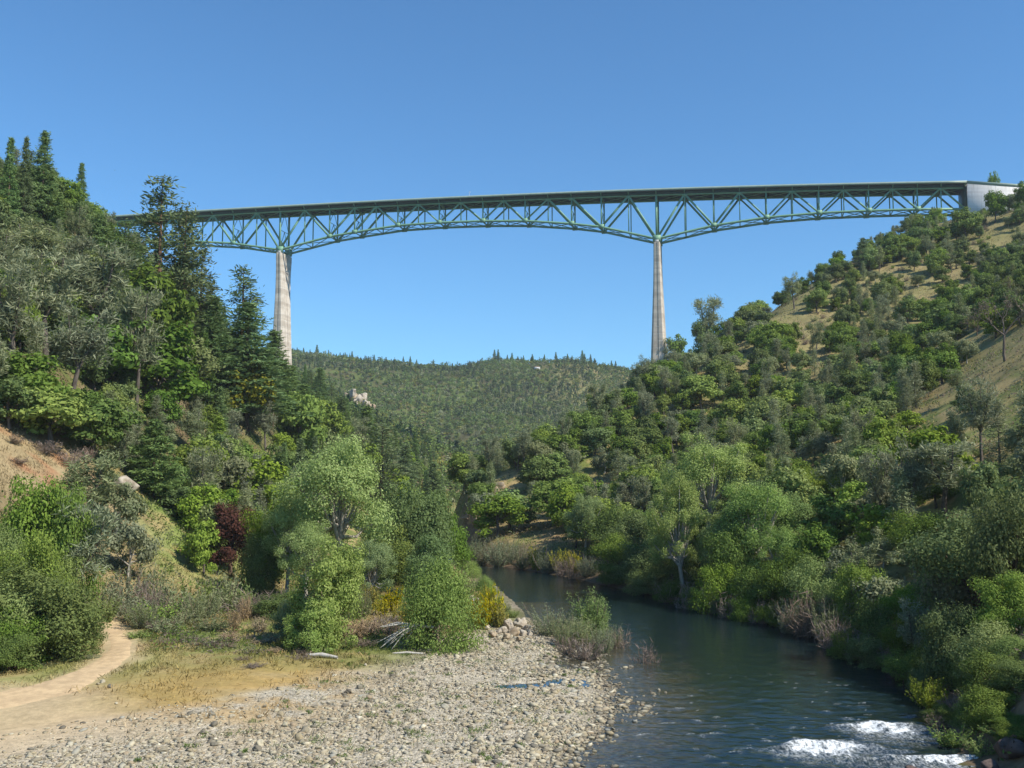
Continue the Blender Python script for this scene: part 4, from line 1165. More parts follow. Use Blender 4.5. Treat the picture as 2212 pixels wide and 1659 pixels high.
P('oak_bright', 2095, 900, 830, 80, "bright green bush standing on the tan bare slope"); P('grey_pine', 2075, 860, 795, 50)
P('oak_dark', 1830, 960, 895, 70, "dark round oak left of the small grassy terrace"); P('oak_dark', 1750, 960, 890, 110); P('oak', 1960, 930, 885, 70)
P('grey_pine', 1775, 1010, 925, 60); P('oak_dark', 1985, 1040, 975, 90); P('oak', 1880, 1040, 960, 120)
P('cottonwood', 1530, 1250, 935, 190, "tallest pale cottonwood on the right bank", Y=160)
P('cottonwood', 1480, 1270, 1020, 130, "cottonwood leaning left over the right bank", Y=150, tilt=-.10)
P('cottonwood', 1640, 1290, 1040, 170, "spreading pale cottonwood right of the tallest on right bank", Y=142)
P('cottonwood', 1570, 1290, 1080, 130, Y=146); P('cottonwood', 1265, 1230, 1065, 90, "slim cottonwood with white trunk at the river bend", Y=196)
P('cottonwood', 1690, 1310, 1130, 110, Y=136)
P('oak_near', 1770, 1190, 1010, 180, "spreading olive oak with dark trunks above right bank", Y=165)
P('oak_near_dark', 1910, 1225, 1040, 190, "dark spreading oak left of the grassy knoll at right", Y=150)
P('oak_near_dark', 1400, 1270, 1150, 150, Y=165); P('oak_near_dark', 1340, 1240, 1150, 110, Y=176); P('oak_near_dark', 1470, 1290, 1180, 130, Y=155)
P('oak_near', 1560, 1320, 1210, 120, Y=138); P('oak_near_dark', 1640, 1330, 1220, 120, Y=134)
P('oak_near_dark', 2115, 1420, 1100, 250, "large dark oak with black limbs at the right edge", Y=96)
P('oak_near_dark', 2195, 1440, 1040, 190, "dark tree filling the right edge of the frame", Y=88)
P('grey_pine', 2040, 1200, 950, 170, "grey-green pine in shade above the dark right oak", Y=130)
P('grey_pine', 1850, 1340, 1160, 90, Y=122); P('sage_oak', 1810, 1330, 1180, 110, Y=126); P('sage_oak', 1900, 1370, 1240, 120, Y=112)
P('oak_near', 1960, 1390, 1260, 110, Y=106); P('oak_near', 1820, 1350, 1250, 110, Y=118)
P('grey_pine', 1985, 1450, 1290, 70, "small grey pine overhanging the water on right bank", Y=93)
P('willow_round', 2130, 1500, 1335, 160, "bright green willow bush on the right bank near edge", Y=82)
P('willow', 2080, 1500, 1380, 90, Y=84); P('willow_round', 2195, 1510, 1370, 110, Y=79); P('willow', 2010, 1470, 1385, 70, Y=90)
P('lime', 2008, 1532, 1462, 74, "lime green bush hanging over the water at right bank", Y=81.5)
P('lime', 2195, 1590, 1500, 60, Y=72)
P('oak_near_dark', 2150, 1630, 1480, 130, Y=71); P('shrub', 2060, 1640, 1560, 90, Y=70); P('brush', 2110, 1560, 1480, 90, "reddish brown bush below the bright willow at right", Y=76)
P('oak_near_dark', 2200, 1680, 1560, 90, Y=66); P('shrub', 2120, 1655, 1590, 70, Y=67)
for a in ((1750,1355,1270,120,117),(1700,1335,1275,80,124),(1800,1385,1320,90,109),(1490,1300,1250,70,143),(1580,1320,1275,60,133),(1850,1400,1340,80,103),(1440,1285,1245,60,150),(1640,1330,1290,50,128),(1210,1230,1200,40,190),(1235,1228,1190,40,185),(1930,1440,1380,70,96)): P('brush', *a[:4], Y=a[4])
for a in ((1720,1340,1290,90,120),(1790,1375,1290,80,113),(1540,1310,1260,70,138),(1130,1212,1165,80,205),(1080,1205,1160,80,212),(1180,1222,1180,60,196),(1030,1205,1160,70,216),(1270,1240,1195,60,184)): P('grey_willow', *a[:4], Y=a[4])
for a in ((1160,1215,1178,40,200),(1205,1218,1182,36,194),(1240,1222,1185,40,190),(1700,1300,1265,40,134)): P('broom', *a[:4], Y=a[4])
for a in ((1330,1255,1215,90,172),(1390,1275,1225,80,160),(1450,1290,1250,80,150),(1510,1305,1265,80,142),(1610,1325,1280,80,131),(1670,1340,1295,80,126),(1880,1425,1370,90,99),(1830,1405,1350,90,104),(1950,1465,1400,90,91),(1990,1500,1440,60,86),(2040,1590,1520,70,76)): P('oak_near_dark', *a[:4], Y=a[4])

# ------------------------------------------------------------------ the rest of the wooded slopes, spread over the ground
def sees(x, y, z):
    """is a point at this height in view over the land in front of it"""
    t = np.linspace(.25, .985, 60)
    return bool(np.all(height(x*t, y*t) < CAM_Z + (z-CAM_Z)*t))
BARE = [[(0,905),(90,930),(190,960),(215,1000),(150,1120),(0,1120)], [(265,1060),(330,1100),(420,1150),(405,1230),(330,1215),(260,1130)], [(1665,670),(1720,665),(1790,620),(1830,595),(1850,600),(1700,720),(1660,720)],
        [(1900,975),(2050,820),(2150,735),(2260,700),(2260,985),(2100,985),(1960,1060)], [(1880,985),(1960,940),(2030,930),(2000,1000),(1920,1010)], [(1930,1130),(2060,1110),(2080,1150),(1980,1180)], [(2040,370),(2230,370),(2230,470),(2180,440),(2170,480),(2118,470),(2118,500),(2055,500)]]
BARE = [[(x*D2P, y*D2P) for x, y in p] for p in BARE]
def scatter(n_try, xr, yr, test, mix, hr, gap, limit):
    sp_names, wts = zip(*mix); wts = np.array(wts, float)/sum(w for _, w in mix); got = 0
    for _ in range(n_try):
        if got >= limit: break
        x = random.uniform(*xr); y = random.uniform(*yr)
        if not test(x, y): continue
        z = float(height(x, y)); q = project((x, y, z))
        if not (-25 < q[0] < 1050 and q[1] < 700): continue
        if any(inside(p, np.array([q[0]]), np.array([q[1]]))[0] for p in BARE): continue
        sp = str(np.random.default_rng(int(x*977+y*131) & 0xffff).choice(sp_names, p=wts))
        lo, hi = hr.get(sp, (4, 7)); h = random.uniform(lo, hi)
        H, R = PROTO[sp][0][2:]; w = h/H*2*R*random.uniform(.8, 1.15)
        if sp in ('oak', 'oak_dark', 'oak_bright', 'sage_oak'): w *= 1.05
        if any((x-a)**2+(y-b)**2 < (gap*(w*.5+min(c, 5)))**2 for a, b, c in OCC): continue
        if not sees(x, y, z+h): continue
        plant(sp, x, y, z-.1, h, w); got += 1
    return got
HR = dict(grey_cone=(7, 12), oak=(6, 11), oak_dark=(6, 10), oak_bright=(6, 10), sage_oak=(5, 9), fir=(12, 20), pine=(14, 24), grey_pine=(9, 15), brush=(1.4, 2.8), shrub=(1.4, 3), sage_shrub=(1.4, 2.6), fir_bushy=(8, 13), bare_tree=(5, 8))
_n = [scatter(5000, (-190, -35), (130, 360), lambda x, y: x < -18-(y-120)*.10 and height(x, y) > 5, [('oak', 5), ('oak_dark', 2.5), ('oak_bright', 3), ('sage_oak', 1), ('grey_pine', 3), ('grey_cone', 4.5), ('fir', 2)], HR, .44, 260)]
_n += [scatter(4000, (-190, -20), (300, 640), lambda x, y: x < bankL(y)-8, [('fir', 7), ('oak', 4), ('pine', 1.5), ('grey_cone', 3), ('oak_dark', 3)], HR, .46, 170)]
def _low(x, y):
    q = project((x, y, float(height(x, y))))
    return q[1] > np.interp(q[0], [560, 640, 760, 860, 940, 1024], [380, 385, 352, 350, 400, 470])
_n += [scatter(6000, (-15, 300), (125, 420), lambda x, y: x > bankR(y)+7 and y < 330 + x*1.1 and _low(x, y), [('oak', 6), ('oak_dark', 4), ('oak_bright', 2), ('sage_oak', 1.5), ('grey_pine', 1.5), ('grey_cone', 5.5)], HR, .46, 380)]
_n += [scatter(6000, (-15, 300), (150, 590), lambda x, y: x > bankR(y)+8 and y < 330 + x*1.1 and not _low(x, y), [('oak', 3.5), ('oak_dark', 6.5), ('sage_oak', 3), ('grey_pine', 1), ('grey_cone', 3.5), ('brush', 6), ('sage_shrub', 2.5), ('shrub', 2), ('bare_tree', .5)], HR, .50, 380)]
_n += [scatter(1500, (25, 120), (75, 190), lambda x, y: x > bankR(y)+6, [('oak', 3), ('oak_dark', 4), ('sage_oak', 2), ('shrub', 3), ('sage_shrub', 3), ('grey_pine', 1)], HR, .6, 80)]
_n += [scatter(5000, (30, 300), (200, 590), lambda x, y: x > bankR(y)+8 and y < 330 + x*1.1 and not _low(x, y), [('brush', 5), ('sage_shrub', 4), ('shrub', 4), ('oak_dark', 2)], HR, .55, 190)]
print("scattered", _n, len(AUTO))

# ------------------------------------------------------------------ labels for the plants that have none yet
MARKS = [("below the three skyline firs", 50, 225), ("beside the red bank", 50, 440), ("under the tallest pines", 165, 310), ("on the left slope's edge", 15, 340), ("in the middle of the left slope", 100, 350), ("above the dark broad conifer", 150, 420),
         ("around the dry grass clearing", 190, 520), ("below the left bridge pier", 285, 400), ("between purple tree and gold oak", 240, 470), ("behind the big cottonwood", 330, 440), ("at the foot of the far hill", 420, 480), ("beside the dirt path", 110, 600), ("in brush beyond the path", 200, 590),
         ("at the gravel's inner edge", 270, 640), ("around the round willow bush", 410, 610), ("by the river's left bend", 420, 550), ("on the small river island", 570, 630), ("by the bridge's right abutment", 985, 210), ("on the skyline under the right span", 900, 250), ("near the pointed skyline conifer", 855, 290),
         ("by the lone ridge pine", 790, 320), ("on the ridge beside the right pier", 690, 345), ("below the right pier", 640, 400), ("on the nose of the right spur", 560, 450), ("at the toe of the right spur", 500, 520), ("over the river bend", 590, 530), ("above the right-bank cottonwoods", 700, 420), ("around the right-bank cottonwoods", 720, 530),
         ("in the middle of the right slope", 780, 390), ("high on the right slope", 900, 320), ("around the leafless tree at right", 1000, 340), ("on the tan grass slope at right", 970, 400), ("by the small grassy terrace", 880, 450), ("around the spreading olive oak", 820, 520), ("by the grassy knoll at right", 920, 560), ("in the shade at the right edge", 1000, 540),
         ("along the shaded right bank", 800, 610), ("around the bright willow at right", 970, 670), ("near the rapids' right bank", 990, 740), ("below the right-bank cottonwoods", 690, 590)]
ORD = "first second third fourth fifth sixth seventh eighth ninth tenth eleventh twelfth thirteenth fourteenth fifteenth sixteenth seventeenth eighteenth nineteenth twentieth".split()
def label_rest():
    cells = {}
    for r, sp, q in AUTO:
        mk = min(MARKS, key=lambda m: (m[1]-q[0])**2+((m[2]-q[1])*1.2)**2)[0]
        cells.setdefault((LOOK[sp], mk), []).append((q[0], r))
    for (look, mk), lst in cells.items():
        lst.sort(key=lambda a: a[0]); n = len(lst)
        for i, (_, r) in enumerate(lst):
            if n == 1: s = f"{look} {mk}"
            elif n == 2: s = f"{'left' if i == 0 else 'right'} one of two: {look} {mk}"
            elif i == 0: s = f"leftmost {look} {mk}"
            elif i == n-1: s = f"rightmost {look} {mk}"
            else: s = f"{ORD[min(i, 19)]} from left, {look} {mk}"
            r["label"] = s
label_rest()

_long = [r["label"] for r, _, _ in AUTO if len(r["label"].replace("-", " ").split()) > 16]
print("too long", _long[:10])
from collections import Counter
print(Counter(o.name.split(".")[0] for o in COL.objects if o.get("category")))
# ------------------------------------------------------------------ massed growth nobody could count
def mass(name, pts, tint, size, aspect, up, label, along=None, trans=True):
    V, F = leaves(pts, size, aspect, up, RNG, along)
    T = np.repeat(tint, 4, 0)
    tag(link(name, mesh_np(name, V, F, M['tint'], False, {"tint": T})), label, kind="stuff")
def visible_mask(x, y, z, lo=-20, hi=1044, top=0):
    d = y*CP + (z-CAM_Z)*SP
    px = CX + FPX*x/d; py = CY - FPX*(-y*SP + (z-CAM_Z)*CP)/d
    return (px > lo) & (px < hi) & (py < 790)
OUTC = ground_hit(352, 402)
def far_wood():
    rng = np.random.default_rng(77)
    gx, gy = np.meshgrid(np.arange(-420, 330, 5.6), np.arange(430, 1540, 5.6))
    x = gx.ravel() + rng.normal(size=gx.size)*2.2; y = gy.ravel() + rng.normal(size=gx.size)*2.2
    z = height(x, y); ok = visible_mask(x, y, z, 270, 700) & ((x < bankL(np.minimum(y,1000))-8) | (x > bankR(np.minimum(y,1000))+10) | (y > 930))
    ok &= (y > 640) | ((x < bankL(np.minimum(y, 1000))-6) & visible_mask(x, y, z, 360, 700))
    out = np.array([OUTC[:2], at(540, 371, 1450.0)[:2], ground_hit(339,388)[:2], ground_hit(392,416)[:2]])
    for (a, b), r in zip(out, (17, 8, 9, 10)): ok &= np.hypot(x-a, y-b) > r
    x, y, z = x[ok], y[ok], z[ok]; n = len(x)
    stand = fbm(x/55+20, y/70+4, 3); ok = (stand > .27) | (rng.random(n) < .5); x, y, z, stand = x[ok], y[ok], z[ok], stand[ok]; n = len(x)
    kind = fbm(x/90, y/90, 3) + rng.normal(size=n)*.12
    con = kind > .73                                   # darker pointed trees in drifts
    h = np.where(con, rng.uniform(6, 13, n), np.clip(np.exp(rng.normal(size=n)*.3)*(2.8+5*stand), 2.5, 11)); w = np.where(con, h*.24, h*rng.uniform(.48, .75, n))
    base = np.where(con[:, None], np.array([.085, .125, .050]), np.array([.150, .215, .065]))
    pale = rng.random(n) < .16
    base = np.where(pale[:, None], np.array([.26, .285, .16]), base)
    gold = (rng.random(n) < .12) & ~con
    base = np.where(gold[:, None], np.array([.24, .25, .06]), base)
    base = base*(rng.uniform(.72, 1.22, n)*(.75+.5*fbm(x/40, y/40, 2)))[:, None]
    k = 34
    u = unit(rng.normal(size=(n, k, 3))); r = rng.random((n, k, 1))**.4
    q = u*r; t = (q[..., 2]+1)/2
    taper = np.where(con[:, None], (1-t)*1.25, 1.0)
    px = x[:, None] + q[..., 0]*w[:, None]*taper*rng.uniform(.85, 1.15, (n, 1)); py = y[:, None] + q[..., 1]*w[:, None]*taper
    pz = z[:, None] + h[:, None]*(.1+.9*t)
    P_ = np.stack([px, py, pz], -1).reshape(-1, 3); T = np.repeat(base, k, 0)
    V, F = leaves(P_, .92, .7, .4, rng, face=unit(q*np.array([1, 1, .8])).reshape(-1, 3))
    tag(link("far_woods", mesh_np("far_woods", V, F, M['tint'], False, {"tint": np.repeat(T, 4, 0)})), "dense oak and conifer woods covering the far canyon hill", kind="stuff")
far_wood()
def undergrowth(name, n, xr, yr, test, palette, hgt, size, label, seed, thr=.47):
    rng = np.random.default_rng(seed)
    x = rng.uniform(*xr, n); y = rng.uniform(*yr, n)
    ok = test(x, y); x, y = x[ok], y[ok]
    z = height(x, y); ok = visible_mask(x, y, z); x, y, z = x[ok], y[ok], z[ok]
    c = fbm(x/4.5+seed, y/4.5, 3); ok = c + rng.normal(size=len(c))*.05 > thr; x, y, z, c = x[ok], y[ok], z[ok], c[ok]
    pal = np.array(palette); idx = (vnoise(x/3.1+seed, y/3.1)*.999*len(pal)).astype(int)
    T = pal[idx]*rng.uniform(.7, 1.3, (len(x), 1))
    zz = z + hgt*np.clip((c-.45)*5, .15, 1.3)*rng.random(len(x))
    mass(name, np.stack([x, y, zz], -1), T, size, .45, .5, label)
G1, G2, G3, G4, G5 = (.11,.16,.04), (.16,.23,.055), (.20,.215,.12), (.25,.20,.155), (.32,.265,.11)
undergrowth("undergrowth", 210000, (-190, -28), (125, 360), lambda x, y: (x < -22-(y-120)*.10) & (height(x, y) > 3.5) & (np.hypot((x+72)/20, (y-150)/14) > 1), [G1, G2, G1, G3, G2, G4], 1.6, .26, "leafy undergrowth between the trees of the left slope", 5)
undergrowth("hillside_scrub", 300000, (-15, 300), (140, 590), lambda x, y: (x > bankR(y)+4) & (y < 335 + x*1.1), [G1, G3, G4, G5, G1, G4, G3], 1.2, .26, "low scrub and dry grass tufts on the right slope", 9, .445)
undergrowth("bank_brush", 60000, (-20, 60), (62, 230), lambda x, y: (x > bankR(y)+.6) & (x < bankR(y)+14), [G1, G4, G4, G3, G1, (.10,.075,.055)], 1.5, .17, "tangled brush along the right river bank", 13)
undergrowth("bench_weeds", 90000, (-62, 4), (98, 215), lambda x, y: (x < bankL(y)-5) & (bankL(y)-x > np.interp(y, [98,112,125,140,200], [24,15,9,5,3])) & (dist_poly(x, y, PATH_W) > 3.0) & (height(x, y) < 14), [G2, G1, G3, G2, G4, G5, (.16,.22,.06)], 1.0, .16, "green weeds and dry stalks on the left bank flat", 17)
def grass():
    rng = np.random.default_rng(31); n = 270000
    x = rng.uniform(-105, 6, n); y = rng.uniform(60, 195, n)
    z = height(x, y); ok = visible_mask(x, y, z) & (x < bankL(y)-3)
    x, y, z = x[ok], y[ok], z[ok]
    col, gv = soil(x, y, z, np.zeros(x.shape))
    pth = dist_poly(x, y, PATH_W); pad = np.hypot((x+41)*.9, (y-72)*1.1)
    gold = np.exp(-(((x+22)/10)**2+((y-82)/11)**2))
    keep = (rng.random(len(x)) > gold*.75) & (rng.random(len(x)) < np.clip(1.05-gv*1.02, .008, 1)) & (pth > 1.7) & (pad > 10+rng.random(len(x))*8) & (fbm(x/2.2, y/2.2, 3)+rng.normal(size=len(x))*.06 > .43)
    x, y, z, col = x[keep], y[keep], z[keep], col[keep]
    h = rng.uniform(.12, .34, len(x))*(.6+.8*fbm(x/6, y/6, 2))
    T = np.clip(col*rng.uniform(.8, 1.3, (len(x), 1)), 0, .6)
    al = np.stack([rng.normal(size=len(x))*.25, rng.normal(size=len(x))*.25, np.ones(len(x))], -1)
    V, F = leaves(np.stack([x, y, z+h*.5], -1), h, .16, .0, rng, al)
    tag(link("grass", mesh_np("grass", V, F, M['tint'], False, {"tint": np.repeat(T, 4, 0)})), "dry yellow and green grass on the left flat", kind="stuff")
grass()

# ------------------------------------------------------------------ stones
def gravel_tufts():
    rng = np.random.default_rng(51); C, T = [], []
    for _ in range(260):
        y = rng.uniform(58, 112); x = rng.uniform(-26, 9); e = float(bankL(y))-x
        if e < .5 or e > 26: continue
        n = int(rng.integers(12, 60)); r = rng.uniform(.1, .45)
        p = np.stack([x+rng.normal(size=n)*r, y+rng.normal(size=n)*r, np.zeros(n)], -1); p[:, 2] = height(p[:, 0], p[:, 1])+rng.uniform(.05, .22, n)
        C.append(p); T.append(np.array([.13,.20,.05])*rng.uniform(.7, 1.3, (n, 1)))
    C = np.concatenate(C); T = np.concatenate(T)
    al = rng.normal(size=C.shape)*.4 + np.array([0, 0, 1]); V, F = leaves(C, .13, .16, 0, rng, al)
    tag(link("gravel_weeds", mesh_np("gravel_weeds", V, F, M['tint'], False, {"tint": np.repeat(T, 4, 0)})), "sparse green weed tufts between the cobbles", kind="stuff")
gravel_tufts()
def ico():
    t = (1+5**.5)/2
    v = np.array([(-1,t,0),(1,t,0),(-1,-t,0),(1,-t,0),(0,-1,t),(0,1,t),(0,-1,-t),(0,1,-t),(t,0,-1),(t,0,1),(-t,0,-1),(-t,0,1)], float)
    f = np.array([(0,11,5),(0,5,1),(0,1,7),(0,7,10),(0,10,11),(1,5,9),(5,11,4),(11,10,2),(10,7,6),(7,1,8),(3,9,4),(3,4,2),(3,2,6),(3,6,8),(3,8,9),(4,9,5),(2,4,11),(6,2,10),(8,6,7),(9,8,1)])
    return unit(v), f
def subdiv(v, f):
    v = list(map(tuple, v)); cache = {}; out = []
    def mid(a, b):
        k = (min(a, b), max(a, b))
        if k not in cache:
            m = (np.array(v[a])+np.array(v[b]))/2; v.append(tuple(m/np.linalg.norm(m))); cache[k] = len(v)-1
        return cache[k]
    for a, b, c in f:
        x, y, z = mid(a, b), mid(b, c), mid(c, a); out += [(a, x, z), (b, y, x), (c, z, y), (x, y, z)]
    return np.array(v), np.array(out)
def stone_mat():
    m, nt, out = nmat("river_stone")
    geo = nd(nt, "ShaderNodeNewGeometry"); oi = nd(nt, "ShaderNodeObjectInfo"); co = objco(nt)
    r = mathn(nt, 'FRACT', mathn(nt, 'ADD', geo.outputs["Random Per Island"], oi.outputs["Random"]))
    cr = nd(nt, "ShaderNodeValToRGB"); e = cr.color_ramp.elements; cr.color_ramp.interpolation = 'LINEAR'
    e[0].position = 0; e[0].color = (0.120,0.104,0.078, 1); e[1].position = 1; e[1].color = (0.588,0.539,0.401, 1)
    for p, c in ((.14, (0.215,0.197,0.149)), (.30, (0.318,0.266,0.167)), (.46, (0.398,0.357,0.256)), (.60, (0.294,0.229,0.149)), (.66, (0.366,0.330,0.226)), (.84, (0.461,0.414,0.297)), (.95, (0.255,0.254,0.216))):
        k = e.new(p); k.color = (*c, 1)
    nt.links.new(r, cr.inputs[0])
    n = noise(nt, co, 6.0, 4)
    # stones standing in the shallows stay dark and damp at the waterline
    gp = nd(nt, "ShaderNodeSeparateXYZ"); nt.links.new(geo.outputs["Position"], gp.inputs[0])
    wet = ramp(nt, gp.outputs[2], .16, .03)
    sc = nd(nt, "ShaderNodeVectorMath", operation='SCALE')
    nt.links.new(cr.outputs[0], sc.inputs[0])
    nt.links.new(mathn(nt, 'MULTIPLY', mathn(nt, 'MULTIPLY_ADD', n, .6, .72), mathn(nt, 'SUBTRACT', 1.0, mathn(nt, 'MULTIPLY', wet, .45))), sc.inputs["Scale"])
    principled(nt, out, sc.outputs[0], .85, .2, n, .3, .03)
    return m
M['stone'] = stone_mat()
IV, IF = ico()
def bar_test(x, y):
    e = bankL(y)-x
    lim = np.interp(y, [40,62,75,88,100,112,125,140,170,200], [54,50,32,23,19,11,4,1.5,1,.6])
    return e, lim
def cobbles():
    rng = np.random.default_rng(41); n = 130000
    y = 56 + (rng.random(n)**1.25)*75; x = rng.uniform(-44, 14, n)
    e, lim = bar_test(x, y)
    patch = fbm(x/3.2, y/3.2, 3)
    dens = sstep(3, -4, e-lim+(fbm(x/9, y/9)-.5)*9)*(e > -1.6-2.0*(patch > .56)) * np.clip(.35+1.6*(patch-.3), .12, 1)
    gold = np.exp(-(((x+22)/10)**2+((y-82)/11)**2)); dens *= 1-np.clip(gold*1.0, 0, .82)
    pad = np.hypot((x+41)*.9, (y-72)*1.1); dens *= .14+.86*sstep(8, 19, pad)
    dens *= np.where(sum(np.exp(-(((x-PUDDLE[0]-a)/b)**2+((y-PUDDLE[1]-c)/d)**2)) for a, c, b, d, _ in POOLS) > .5, .3, 1)
    ok = rng.random(n) < dens; ok &= visible_mask(x, y, np.zeros(n), -15, 700)
    x, y, e = x[ok], y[ok], e[ok]; n = len(x)
    s = np.clip(np.exp(rng.normal(size=n)*.55)*.080, .04, .32)*np.where(e < 7, 1.2, 1.0)
    z = np.maximum(height(x, y), -.06) + s*.15
    A = np.stack([rng.uniform(.8, 1.4, n), rng.uniform(.6, 1.05, n), rng.uniform(.28, .58, n)], -1)*s[:, None]
    az = rng.uniform(0, 6.28, n); ca, sa = np.cos(az), np.sin(az)
    loc = IV[None]*A[:, None]*(1+rng.normal(size=(n, 12, 1))*.14)
    tx = rng.normal(size=n)*.25
    loc[..., 2] += loc[..., 0]*tx[:, None]
    X = loc[..., 0]*ca[:, None]-loc[..., 1]*sa[:, None]+x[:, None]; Yy = loc[..., 0]*sa[:, None]+loc[..., 1]*ca[:, None]+y[:, None]
    V = np.stack([X, Yy, loc[..., 2]+z[:, None]], -1).reshape(-1, 3)
    F = (IF[None]+(np.arange(n)*12)[:, None, None]).reshape(-1, 3)
    o = link("cobbles", mesh_np("cobbles", V, F, M['stone'], True))
    tag(o, "pale rounded cobbles of the gravel bar", kind="stuff")
    print("cobbles", n)
cobbles()
def rock_mesh(name, mat, seed, lvl=3, rough=.28, sq=(1, .8, .65), facet=0):
    v, f = IV, IF
    for _ in range(lvl): v, f = subdiv(v, f)
    rng = np.random.default_rng(seed); d = np.ones(len(v))
    for k in range(7):
        w = unit(rng.normal(size=3)); d += rough*.35*np.sin(v @ w*rng.uniform(2, 7)+rng.uniform(0, 6))
    if facet:
        for k in range(facet):
            w = unit(rng.normal(size=3)); c = rng.uniform(.62, .85); p = (v*d[:, None]) @ w
            d = np.where(p > c, d*c/np.maximum(p, 1e-3), d)
    return mesh_np(name, v*d[:, None]*np.array(sq), f, mat, not facet)
BOULD = [rock_mesh("boulder", M['stone'], 60+i, 2, .20, (1, random.uniform(.65, .9), random.uniform(.45, .7))) for i in range(6)]
CRAG = [rock_mesh("rock", M['rock_pale'], 80+i, 3, .35, (1, .8, .75), 9) for i in range(4)] 
CRAGT = [rock_mesh("rock", M['rock_tan'], 90+i, 3, .35, (1, .8, .75), 9) for i in range(3)]
CRAGD = [rock_mesh("rock", M['rock_dark'], 95+i, 3, .35, (1, .8, .7), 9) for i in range(2)]
ROCKS = []
def rock(name, me, x, y, r, label=None, group=None, sink=.25, rot=None, sz=1.0):
    o = link(name, me, None, (x, y, max(float(height(x, y)), -.1) + r*(.55-sink)*sz))
    o.scale = (r, r, r*sz); o.rotation_euler = rot or (random.uniform(-.3, .3), random.uniform(-.3, .3), random.uniform(0, 6.28))
    tag(o, label, "rock", group)
    if label is None: ROCKS.append((o, name, project((x, y, o.location[2]))))
    return o
def boulders():
    fixed = [(1735,1832,12),(1731,1923,14),(1735,1862,8),(1728,1875,7),(1775,1948,13),(1746,1981,15),(1484,2030,20),(1175,2090,24),(822,2030,24),(838,2015,22),(830,2045,16),(800,2060,14),(790,2062,12),(1110,2060,14),(900,2050,12),(1190,2100,16),(1290,1910,14),(1120,1970,15),(1015,1920,14),(1515,1975,14),(1540,1990,12),(860,1985,12),(1120,1985,12),(1005,1830,9),(1230,1840,10),(1290,1780,10),(282,1875,14),(302,1888,14),(270,1882,10),(320,1936,8),(575,2010,10),(628,2062,12),(358,2106,16),
             (1570,2070,18),(1560,2050,16),(1530,2045,14),(1590,2060,12),(1500,2060,15),(1545,2020,14),(1640,2035,10),(1665,2032,10),(1690,2035,9),(1800,1908,9),(1812,1895,10),(1830,1902,8),(1770,1912,8),(1750,1913,8),(1720,1900,8),(1700,1908,9),(1690,1895,8),(1480,2085,14),(1465,2075,13),(1450,2090,12),(1580,2085,11),(1610,2070,10),(1652,1880,8),(1680,1780,8),(1640,1990,9),(1690,1985,9),(1710,1982,8),(1665,1962,8)]
    for (x, y, d) in fixed:
        px, py = x*SRC, y*SRC; X, Y, Z = ground_hit(px, py+d*SRC*.3)
        if Z < 0: X, Y = on_level(px, py+d*SRC*.3, 0.0)
        rock("boulder", random.choice(BOULD), X, Y, d*SRC/FPX*Y*.62, group="rounded boulders on the gravel bar and in the shallows", sink=.15)
    rng = random.Random(8); n = 0
    while n < 90:                                       # larger stones among the cobbles
        y = rng.uniform(58, 112); x = rng.uniform(-34, 10); e, lim = bar_test(np.array(x), np.array(y)); q = project((x, y, .3))
        if not (-1.2 < e < lim-3) or not (0 < q[0] < 700 and q[1] < 766): continue
        if math.hypot((x-PUDDLE[0])/3.5, (y-PUDDLE[1])/4) < 1: continue
        rock("boulder", rng.choice(BOULD), x, y, rng.uniform(.17, .33), group="rounded boulders on the gravel bar and in the shallows", sink=.2); n += 1
boulders()
def crags():
    g = "angular pale rocks along the left bank"
    for (x, y, d) in ((1100,1345,26),(1125,1335,24),(1140,1345,18),(1085,1360,22),(1110,1365,24),(1130,1362,20),(1065,1372,18),(1095,1378,20),(1120,1380,14),(1145,1360,14),(1050,1352,16),(1075,1340,16),(1030,1262,18),(1045,1268,20),(1060,1280,16),(1020,1252,14),(1040,1255,12),(1082,1275,14),(1155,1345,12),(1160,1370,10),(1015,1245,12),(1070,1320,14),(1090,1325,14)):
        Y = np.interp(y, [1245,1380], [148, 111]); X = at(x*D2P, y*D2P, Y)[0]
        X = min(X, float(bankL(Y))+.6)
        rock("rock", random.choice(CRAG if random.random() < .6 else CRAGT), X, Y, d*D2P/FPX*Y*.62, group=g, sink=.1)
    X, Y, Z = ground_hit(265*D2P, 1062*D2P); rock("rock", CRAG[0], X, Y, 2.0, "pale boulder beside the small grey pine on the left slope", sink=.1)
    X, Y = on_level(2112*D2P, 1612*D2P, .5); rock("rock", CRAGD[1], 31.5, 65.0, 1.1, "mossy brown boulder on the right bank beside the rapids", sink=.15)
    rock("rock", CRAGD[0], 29.6, 63.6, .8, "low dark boulder at water's edge beside the rapids", sink=.15)
    for (x, y, d) in ((1040,1070,30),(1060,1062,34),(1080,1058,24),(1010,1120,20),(1030,1132,22),(1050,1128,18),(1045,1155,18)):
        X, Y, Z = ground_hit(x*D2P, y*D2P, 120); rock("rock", random.choice(CRAGD+CRAGT), X, Y, d*D2P/FPX*Y*.6, group="dark rocks on the spur above the river bend", sink=.3)
    x, y, z = OUTC
    ro = empty("rock_outcrop", (x, y, float(height(x, y))))
    tag(ro, "pale rocky outcrop on the far wooded hillside", "rock")
    rng = random.Random(3)
    m = []
    for k, (dx, dy, dz, r) in enumerate(((0,0,4,9),(9,-4,0,8),(16,-6,-4,7),(-7,4,5,7),(4,-8,-5,8),(12,2,5,6),(22,-4,-7,6),(-12,2,0,6),(1,-3,10,6))):
        o = link("crag", CRAG[k % 4] if k % 3 else CRAGT[k % 3], ro, (dx, dy, dz)); o.scale = (r, r, r*1.1); o.rotation_euler = (rng.uniform(-.5,.5), rng.uniform(-.5,.5), rng.uniform(0, 6))
